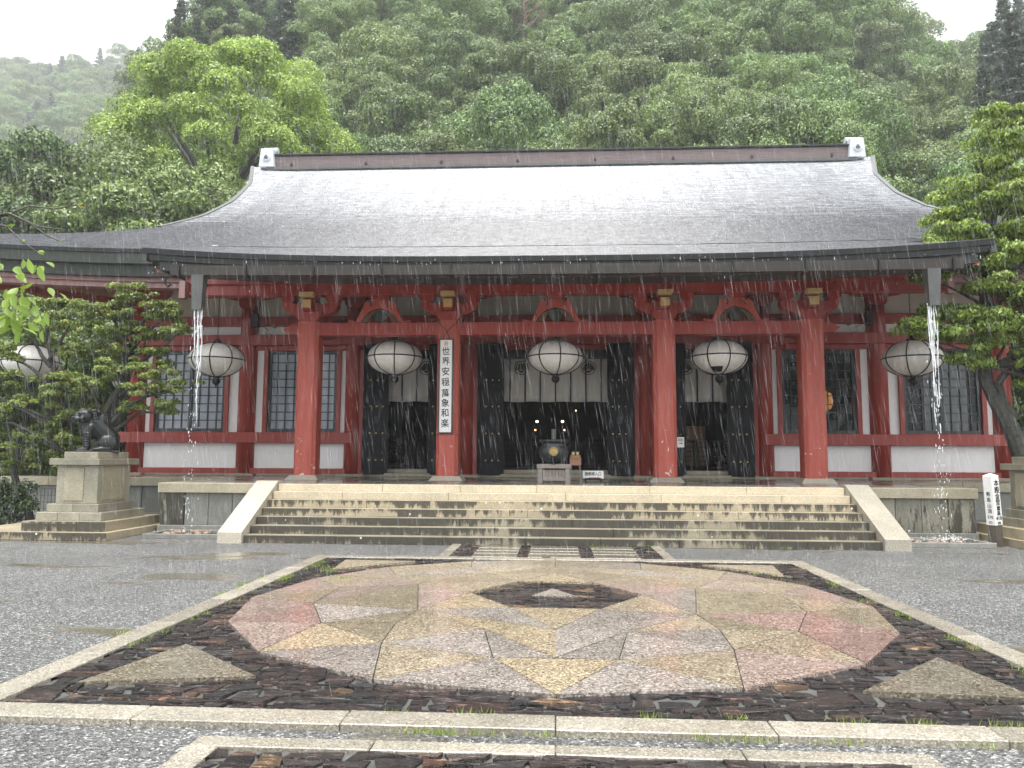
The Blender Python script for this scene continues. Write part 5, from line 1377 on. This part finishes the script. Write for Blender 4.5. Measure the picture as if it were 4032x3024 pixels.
def left_tree():
    bx, by = -11.3, 18.0
    t = empty('pruned_tree', 'leafy green tree with level layered branches behind the tiger statue', 'tree', (bx, by, 0))
    m = MB(); g = random.Random(4)
    limb(m, (0.1, 0, 0), (.25, -.1, 2.5), .17, .13, .06, seed=1); limb(m, (.25, -.1, 2.5), (.9, -.3, 5.5), .12, .04, .08, seed=2)
    limb(m, (-.1, 0, 1.2), (-1.3, 0, 4.4), .11, .05, .1, seed=3); limb(m, (-1.6, .2, 0), (-1.9, .1, 2.4), .1, .06, .1, seed=4)
    # (centre x, y, z, half length x, half depth y, half height) of each leaf layer, relative to the trunk base
    pads = [(.95, -.3, 5.55, .42, .4, .28), (1.55, -.2, 5.32, .5, .45, .24), (.2, -.2, 5.28, .5, .45, .22), (1.75, -.2, 5.0, .35, .4, .2), (-1.0, -.2, 5.35, .65, .5, .25), (-1.5, .1, 5.35, .5, .5, .2),
            (.9, -.3, 4.95, .6, .5, .2), (-.5, -.4, 4.85, .85, .5, .22), (-1.6, -.3, 4.7, .7, .5, .22), (2.2, -.4, 4.62, .55, .35, .15), (1.3, -.2, 4.55, .6, .4, .2),
            (.3, -.4, 4.45, .9, .6, .25), (1.8, -.3, 4.02, .35, .35, .3), (1.1, -.4, 4.05, .7, .5, .25), (-.6, -.3, 4.15, .6, .5, .2), (-2.2, -.3, 4.1, .5, .5, .25),
            (.9, -.6, 3.65, .8, .6, .22), (1.7, -.7, 3.55, .75, .5, .22), (2.45, -.8, 3.22, .65, .45, .22), (1.7, -.6, 3.1, .7, .5, .22), (.2, -.6, 3.35, .7, .6, .22),
            (-1.2, -.6, 3.4, 1.0, .6, .25), (-2.3, -.6, 3.3, .8, .6, .25), (-.5, -.6, 3.15, .8, .6, .22), (-1.6, -.5, 2.8, 1.0, .7, .28), (-.3, -.3, 2.6, .7, .6, .25), (1.3, -.5, 2.75, .3, .3, .15),
            (-2.4, -.4, 2.6, .7, .6, .3), (-.9, -.2, 2.2, .9, .7, .3), (-2.1, -.1, 2.0, .9, .7, .35), (-.4, 0, 1.75, .7, .6, .3), (-1.4, .1, 1.5, .9, .7, .35), (-2.5, .1, 1.4, .7, .6, .35), (-.6, .2, 1.25, .6, .5, .25), (2.2, -.7, 2.75, .2, .2, .2)]
    C = [p[:3] for p in pads]; Rr = [p[3:] for p in pads]
    for i, p in enumerate(pads):
        if p[2] > 2.3:
            root = (.3 + (p[2] - 2.5) * .2, -.1, max(2.0, p[2] - 1.0)) if p[0] > -.5 else (-.4 - (p[2] - 1.5) * .25, 0, max(1.6, p[2] - .9))
            limb(m, root, (p[0], p[1], p[2] - .08), .06, .015, .12, seed=10 + i)
    m.build('trunk', M['barklichen'], t)
    Rr = [(a * .95, b, c * 1.25) for a, b, c in Rr]; C, Rr = sub(C, Rr, 9, .18, 5)
    V, Q = leaves(C, Rr, 64000, .068, seed=21, shell=.4, up=.25, aspect=.6, droop=.5)
    npmesh('crown', V, Q, M['leafLeft'], t)
left_tree()
def right_tree():
    t = empty('evergreen_tree', 'bright green evergreen tree with a forked dark trunk at the right edge', 'tree', (9.82, 16.9, 0))
    m = MB()
    k = 16.9 / 13.5
    tp = [(7.98, .6), (7.86, 1.69), (7.70, 2.17), (7.50, 2.58), (7.34, 2.96), (7.33, 3.55), (7.35, 4.2), (7.5, 5.2), (7.7, 6.2)]
    pts = [(x * k - 9.7, 0, 1.6 + (z - 1.6) * k) for x, z in tp]; pts[0] = (pts[1][0] + .25, .1, 0)
    m.tube(pts, [.24, .19, .17, .15, .13, .12, .10, .08, .04], 9)
    m.tube([(7.75 * k - 9.7, 0, 1.6 + .75 * k), (7.6 * k - 9.7, -.05, 1.6 + 1.0 * k), (7.5 * k - 9.7, -.08, 1.6 + 1.32 * k), (7.62 * k - 9.7, -.1, 1.6 + 1.5 * k), (7.85 * k - 9.7, -.1, 1.6 + 1.58 * k), (8.3 * k - 9.7, -.1, 1.6 + 1.6 * k), (9.1 * k - 9.7, -.1, 5.0)], [.11, .085, .08, .08, .085, .08, .05], 8)
    m.tube([(7.82 * k - 9.7, 0, 1.6 + .4 * k), (8.3 * k - 9.7, -.1, 1.6 + .85 * k), (9.4 * k - 9.7, 0, 4.6)], [.12, .09, .05], 8)
    g = random.Random(12); C = []; Rr = []
    # crown clumps placed as (photo-like) layered masses left to right, relative to the base
    pads = [(.3, 0, 8.6, .75), (1.0, .1, 8.9, .8), (-.35, -.1, 8.1, .6), (.7, -.2, 7.9, .8), (-.85, 0, 7.5, .55), (-1.15, -.1, 7.0, .45), (-1.6, -.2, 5.6, .4), (.1, -.2, 7.2, .7), (1.0, -.2, 7.2, .8), (-1.1, -.2, 6.55, .6), (-.35, -.3, 6.4, .7), (.6, -.3, 6.4, .8),
            (-1.5, -.3, 6.1, .5), (-1.0, -.4, 5.85, .5), (-.1, -.5, 5.75, .65), (.8, -.4, 5.7, .7), (1.6, -.2, 6.3, .8), (1.7, -.2, 7.4, .8), (-.5, -.5, 5.2, .55), (.45, -.6, 5.0, .65), (1.2, -.6, 5.2, .75),
            (-1.4, -.3, 4.75, .38), (-.9, -.5, 4.55, .5), (-2.1, -.4, 4.4, .28), (-1.7, -.4, 4.2, .4), (-.4, -.6, 4.2, .55), (.4, -.7, 4.35, .6), (1.1, -.6, 4.3, .7), (-.9, -.4, 3.75, .4), (.15, -.7, 3.75, .45), (.75, -.6, 3.6, .4), (.2, -.6, 3.2, .25), (1.6, -.4, 3.9, .5), (.1, 0, 9.1, .5)]
    for x, y, z, r in pads: 
        C.append((x, y, z)); Rr.append((r * 1.0, r * 1.0, r * .7))
        for q in range(3):
            a = g.uniform(0, 6.28); C.append((x + .7 * r * math.cos(a), y + .7 * r * math.sin(a), z + g.uniform(-.3, .3) * r)); Rr.append((r * .42, r * .42, r * .3))
        zz = max(3.6, z - .9); limb(m, (-.45 + (zz - 3.6) * .12, 0, zz), (x, y, z - .1), .05, .015, .1, seed=int(x * 100 + z * 10))
    m.build('trunk', M['barklichen'], t)
    C, Rr = sub(C, Rr, 5, .25, 6)
    V, Q = leaves(C, Rr, 100000, .09, seed=31, shell=.55, up=.12, aspect=.45, droop=1.6)
    npmesh('crown', V, Q, M['leafRight'], t)
right_tree()
def right_back_tree():
    place_tree(PROTO[2], 16.5, 27, .8, 1, 'broadleaf_tree', 'green tree beyond the right end of the hall behind the evergreen', None, z=0)
right_back_tree()
def bush():
    t = empty('azalea_bush', 'dark low bush in front of the terrace at the left edge', 'bush', (-12.2, 16.3, 0))
    C = [(-.3, 0, .5), (.25, 0, .55), (.6, -.1, .45), (.0, -.2, .85), (-.6, 0, .8), (.5, 0, .85), (.1, 0, .25), (-.5, -.1, .3)]
    V, Q = leaves(C, [.42, .38, .28, .35, .4, .25, .4, .4], 6500, .07, seed=41, shell=.3)
    npmesh('foliage', V, Q, M['leafBush'], t)
    m = MB()
    for k, c in enumerate(C): limb(m, (0, 0, 0), c, .03, .01, .1, seed=k)
    m.build('stem', M['bark'], t)
    f = empty('wire_fence', 'black wire mesh fence panel beside the low bush', 'fence', (-11.7, 16.9, 0))
    q = MB()
    for k in range(15): q.tube([(-.75 + k * .085, 0, .08), (-.75 + k * .085, 0, .86)], .004, 4)
    for k in range(6): q.tube([(-.75, 0, .1 + k * .15), (.45, 0, .1 + k * .15)], .004, 4)
    q.build('mesh', M['iron'], f)
    for x in (-.78, .47): MB().tube([(x, 0, 0), (x, 0, .92)], .016, 6).build('post', M['iron'], f)
bush()
# dense shrubbery behind the left end of the terrace
def shrubs():
    for k, (x, y, z, s) in enumerate(((-17.5, 24, 0, .5), (-20, 27, 0, .62), (-16.4, 27.5, 0, .5), (-23, 25, 0, .6), (-19, 32, 0, .8), (-24, 33, 0, .85), (17.5, 31, 0, .7), (-29, 34, 0, .9))):
        lab = ['dark green shrubby tree left of the hall behind the layered tree', 'green tree standing right of the hall beyond the corner column'][x > 0]
        place_tree(PROTO[k % 7], x, y, s, k, 'broadleaf_tree', lab, 'trees left of the hall' if x < 0 else None, z=z)
shrubs()
# overhanging cherry branch close to the camera
def near_branch():
    t = empty('cherry_tree', 'drooping branch of large bright green and yellow leaves reaching in at the left edge', 'tree', (-3.4, 4.0, 2.75))
    m = MB(); g = random.Random(2)
    def P(x, y, z): return (x + 3.4, y - 4.0, z - 2.75)
    tw = [[P(-3.9, 4.0, 2.98), P(-3.3, 4.0, 2.93), P(-3.08, 4.0, 2.96), P(-2.9, 4.0, 2.88), P(-2.74, 4.0, 2.86)],
          [P(-3.3, 4.0, 2.93), P(-3.05, 3.95, 2.87), P(-2.95, 3.95, 2.78), P(-2.86, 3.95, 2.72)],
          [P(-3.15, 4.0, 2.93), P(-3.0, 4.05, 3.02), P(-2.85, 4.05, 3.0), P(-2.72, 4.05, 3.02)],
          [P(-2.95, 4.0, 2.9), P(-2.85, 4.0, 2.83), P(-2.78, 4.0, 2.8)],
          [P(-3.6, 3.9, 2.9), P(-3.3, 3.9, 2.8), P(-3.15, 3.9, 2.62), P(-3.02, 3.9, 2.45), P(-2.95, 3.9, 2.38)],
          [P(-3.5, 3.9, 2.7), P(-3.2, 3.9, 2.55), P(-3.1, 3.9, 2.4), P(-3.05, 3.9, 2.3)]]
    for k, w in enumerate(tw): m.tube(w, list(np.linspace(.012 if k in (0, 4) else .006, .003, len(w))), 6)
    m.build('twigs', M['bark'], t)
    MB().tube([P(-6.6, 4.6, -.1), P(-6.5, 4.5, 1.4), P(-6.2, 4.4, 2.6), P(-5.9, 4.3, 3.8)], [.17, .14, .11, .06], 9).tube([P(-6.35, 4.45, 2.1), P(-5.6, 4.2, 2.75), P(-4.7, 4.05, 3.02), P(-3.85, 4.0, 2.98)], [.07, .045, .025, .013], 7).tube([P(-4.9, 4.08, 2.95), P(-4.2, 3.95, 2.95), P(-3.58, 3.9, 2.9)], [.025, .018, .012], 6).tube([P(-4.3, 3.96, 2.93), P(-3.9, 3.9, 2.8), P(-3.48, 3.9, 2.7)], [.016, .012, .01], 6).build('trunk', M['bark'], t)
    V = []; Q = []
    def leaf(c, L, W, az, dip, roll):
        d = Vector((math.cos(az) * math.cos(dip), math.sin(az) * math.cos(dip), math.sin(dip)))
        s = d.orthogonal().normalized(); s = Matrix.Rotation(roll, 3, d) @ s; nn = d.cross(s)
        b = len(V); prof = [(0, 0), (.2, .6), (.45, 1), (.7, .8), (.88, .4), (1, 0)]
        for u, w in prof:
            cen = Vector(c) + d * L * u + nn * (-.15 * L * u * u)
            V.append(cen - s * W * .5 * w + nn * .08 * L * w); V.append(cen); V.append(cen + s * W * .5 * w + nn * .08 * L * w)
        for i in range(5):
            for j in range(2): Q.append((b + 3 * i + j, b + 3 * i + j + 1, b + 3 * i + 3 + j + 1, b + 3 * i + 3 + j))
    for k in range(150):
        u = g.random() ** 1.5; x = -3.45 + .62 * u; z = 2.74 - .46 * g.random() - .04 * u
        if k % 5 == 0: x = g.uniform(-3.1, -2.85); z = 2.52 - .2 * g.random()
        leaf(P(x, 3.95 + g.gauss(0, .12), z), g.uniform(.06, .1), g.uniform(.03, .045), g.uniform(-2.6, .6), g.uniform(-1.4, -.2), g.uniform(-.8, .8))
    for k in range(16):
        w = tw[g.randrange(4)]; p = w[g.randrange(1, len(w))]
        leaf(p, g.uniform(.025, .05), .016, g.uniform(-1, 1), g.uniform(-.3, .6), g.uniform(-1, 1))
    V = np.array([tuple(v) for v in V]); npmesh('leaves', V, np.array(Q), M['leafNear'], t)
near_branch()

# grass along the kerbs, fallen leaves, rain
def grass():
    g = np.random.default_rng(3); P = []
    def run(x0, y0, x1, y1, n, sp):
        c = g.random((max(1, n // 26), 1)); cen = c[g.integers(0, len(c), n), 0] + g.normal(0, .012, n)
        P.append(np.stack([x0 + (x1 - x0) * cen + g.normal(0, sp, n), y0 + (y1 - y0) * cen + g.normal(0, sp * .6, n)], 1))
    run(-1.2, 4.48, 3.6, 4.48, 260, .03); run(-3.84, 6.5, -3.84, 11, 180, .03); run(3.5, 5.2, 3.5, 11, 200, .03); run(-3.5, 6, -3.5, 11.8, 350, .03); run(-1, 4.83, 3.4, 4.83, 200, .03); run(2.6, 11.2, 3.5, 8.5, 110, .07); run(-3.4, 11, -2.7, 9.8, 250, .07); run(-5, 14.0, 5, 14.0, 120, .02)
    P = np.concatenate(P); n = len(P); h = g.uniform(.015, .05, n); a = g.uniform(0, 6.28, n); w = .004
    d = np.stack([np.cos(a), np.sin(a)], 1); e = g.normal(0, .015, (n, 2))
    V = np.zeros((n, 3, 3)); V[:, 0, :2] = P - d * w; V[:, 1, :2] = P + d * w; V[:, 2, :2] = P + e; V[:, 0, 2] = V[:, 1, 2] = .03; V[:, 2, 2] = .035 + h
    o = npmesh('grass', V.reshape(-1, 3), np.arange(3 * n).reshape(-1, 3), M['grass']); tag(o, 'thin bright grass tufts growing along the kerb joints', 'grass', kind='stuff')
    n = 170; X = g.uniform(-9, 9, n); Y = g.uniform(6, 14, n) ; Y[:60] = g.uniform(13.4, 14.3, 60); X[:60] = g.uniform(-9.5, -4, 60)
    keep = (abs(X) > 3.9) | (g.random(n) < .15); X = X[keep]; Y = Y[keep]; n = len(X)
    V = np.zeros((n, 4, 3)); a = g.uniform(0, 6.28, n); s = g.uniform(.02, .045, n)
    for k in range(4):
        V[:, k, 0] = X + np.cos(a + k * PI / 2) * s * (1 if k % 2 else .5); V[:, k, 1] = Y + np.sin(a + k * PI / 2) * s * (1 if k % 2 else .5); V[:, k, 2] = .045 + .008 * (k % 2)
    o = npmesh('fallen_leaves', V.reshape(-1, 3), np.arange(4 * n).reshape(-1, 4), M['fallen']); tag(o, 'scattered brown fallen leaves on the gravel', 'leaves', kind='stuff')
grass()
def rain():
    g = np.random.default_rng(11); n = 42000
    Y = 4 + 26 * g.random(n) ** .65; X = (g.random(n) * 2 - 1) * (Y * .72 + .5) - .05 * Y; Z = .1 + g.random(n) * (1 + Y * .62)
    ok = ~((Y > 15.6) & (abs(X) < 8.8) & (Z < 6.2)) & ~((Y > 18.3) & (abs(X) < 17)); X, Y, Z = X[ok], Y[ok], Z[ok]; n = len(X)
    L = g.uniform(.05, .4, n) * (.5 + Y / 22); w = g.uniform(.00025, .0009, n) * (.6 + Y / 14)
    lean = -.14 + g.normal(0, .05, n)
    V = np.zeros((n, 4, 3)); ax = g.random(n) < .5
    for k, (t, s) in enumerate(((0, 0), (.5, 1), (1, 0), (.5, -1))):
        V[:, k, 0] = X + lean * L * (t - .5) + s * w; V[:, k, 1] = Y + s * w * .5 * np.where(ax, 1, -1); V[:, k, 2] = Z + L * (t - .5)
    o = npmesh('falling_rain', V.reshape(-1, 3), np.arange(4 * n).reshape(-1, 4), M['rain']); tag(o, 'heavy slanting rain falling in front of the hall', 'rain', kind='stuff')
    # drips leaving the porch eave
    m = MB(); r2 = random.Random(4)
    for k in range(220):
        x = r2.uniform(-8.7, 8.7); z = 5.72 - abs(r2.gauss(0, .22)); r = r2.uniform(.003, .008)
        m.ball((x, 15.42 + r2.gauss(0, .03), z + .02 * (abs(x) / 8) ** 3), (r, r, r * r2.uniform(1.5, 5)), 5, 4)
    o = m.build('eave_drips', M['stream'], None); tag(o, 'water drops falling from the edge of the porch roof', 'water drops', kind='stuff')
rain()

# the prototypes themselves leave the scene
for p in PROTO + CON:
    for s in p[:2]: bpy.data.objects.remove(s)

# ------------------------------------------------------------------ haze
def haze():
    m = bpy.data.materials.new('mist'); m.use_nodes = True; nt = m.node_tree; nt.nodes.clear()
    out = nt.nodes.new('ShaderNodeOutputMaterial'); v = nt.nodes.new('ShaderNodeVolumePrincipled')
    v.inputs['Color'].default_value = (.96, .98, 1, 1); v.inputs['Density'].default_value = .00065; v.inputs['Anisotropy'].default_value = .2
    nt.links.new(v.outputs[0], out.inputs['Volume'])
    o = MB().box(-420, 420, -70, 520, -2, 260).build('haze', m); tag(o, 'thin white rain mist filling the air', 'haze', kind='stuff')
haze()
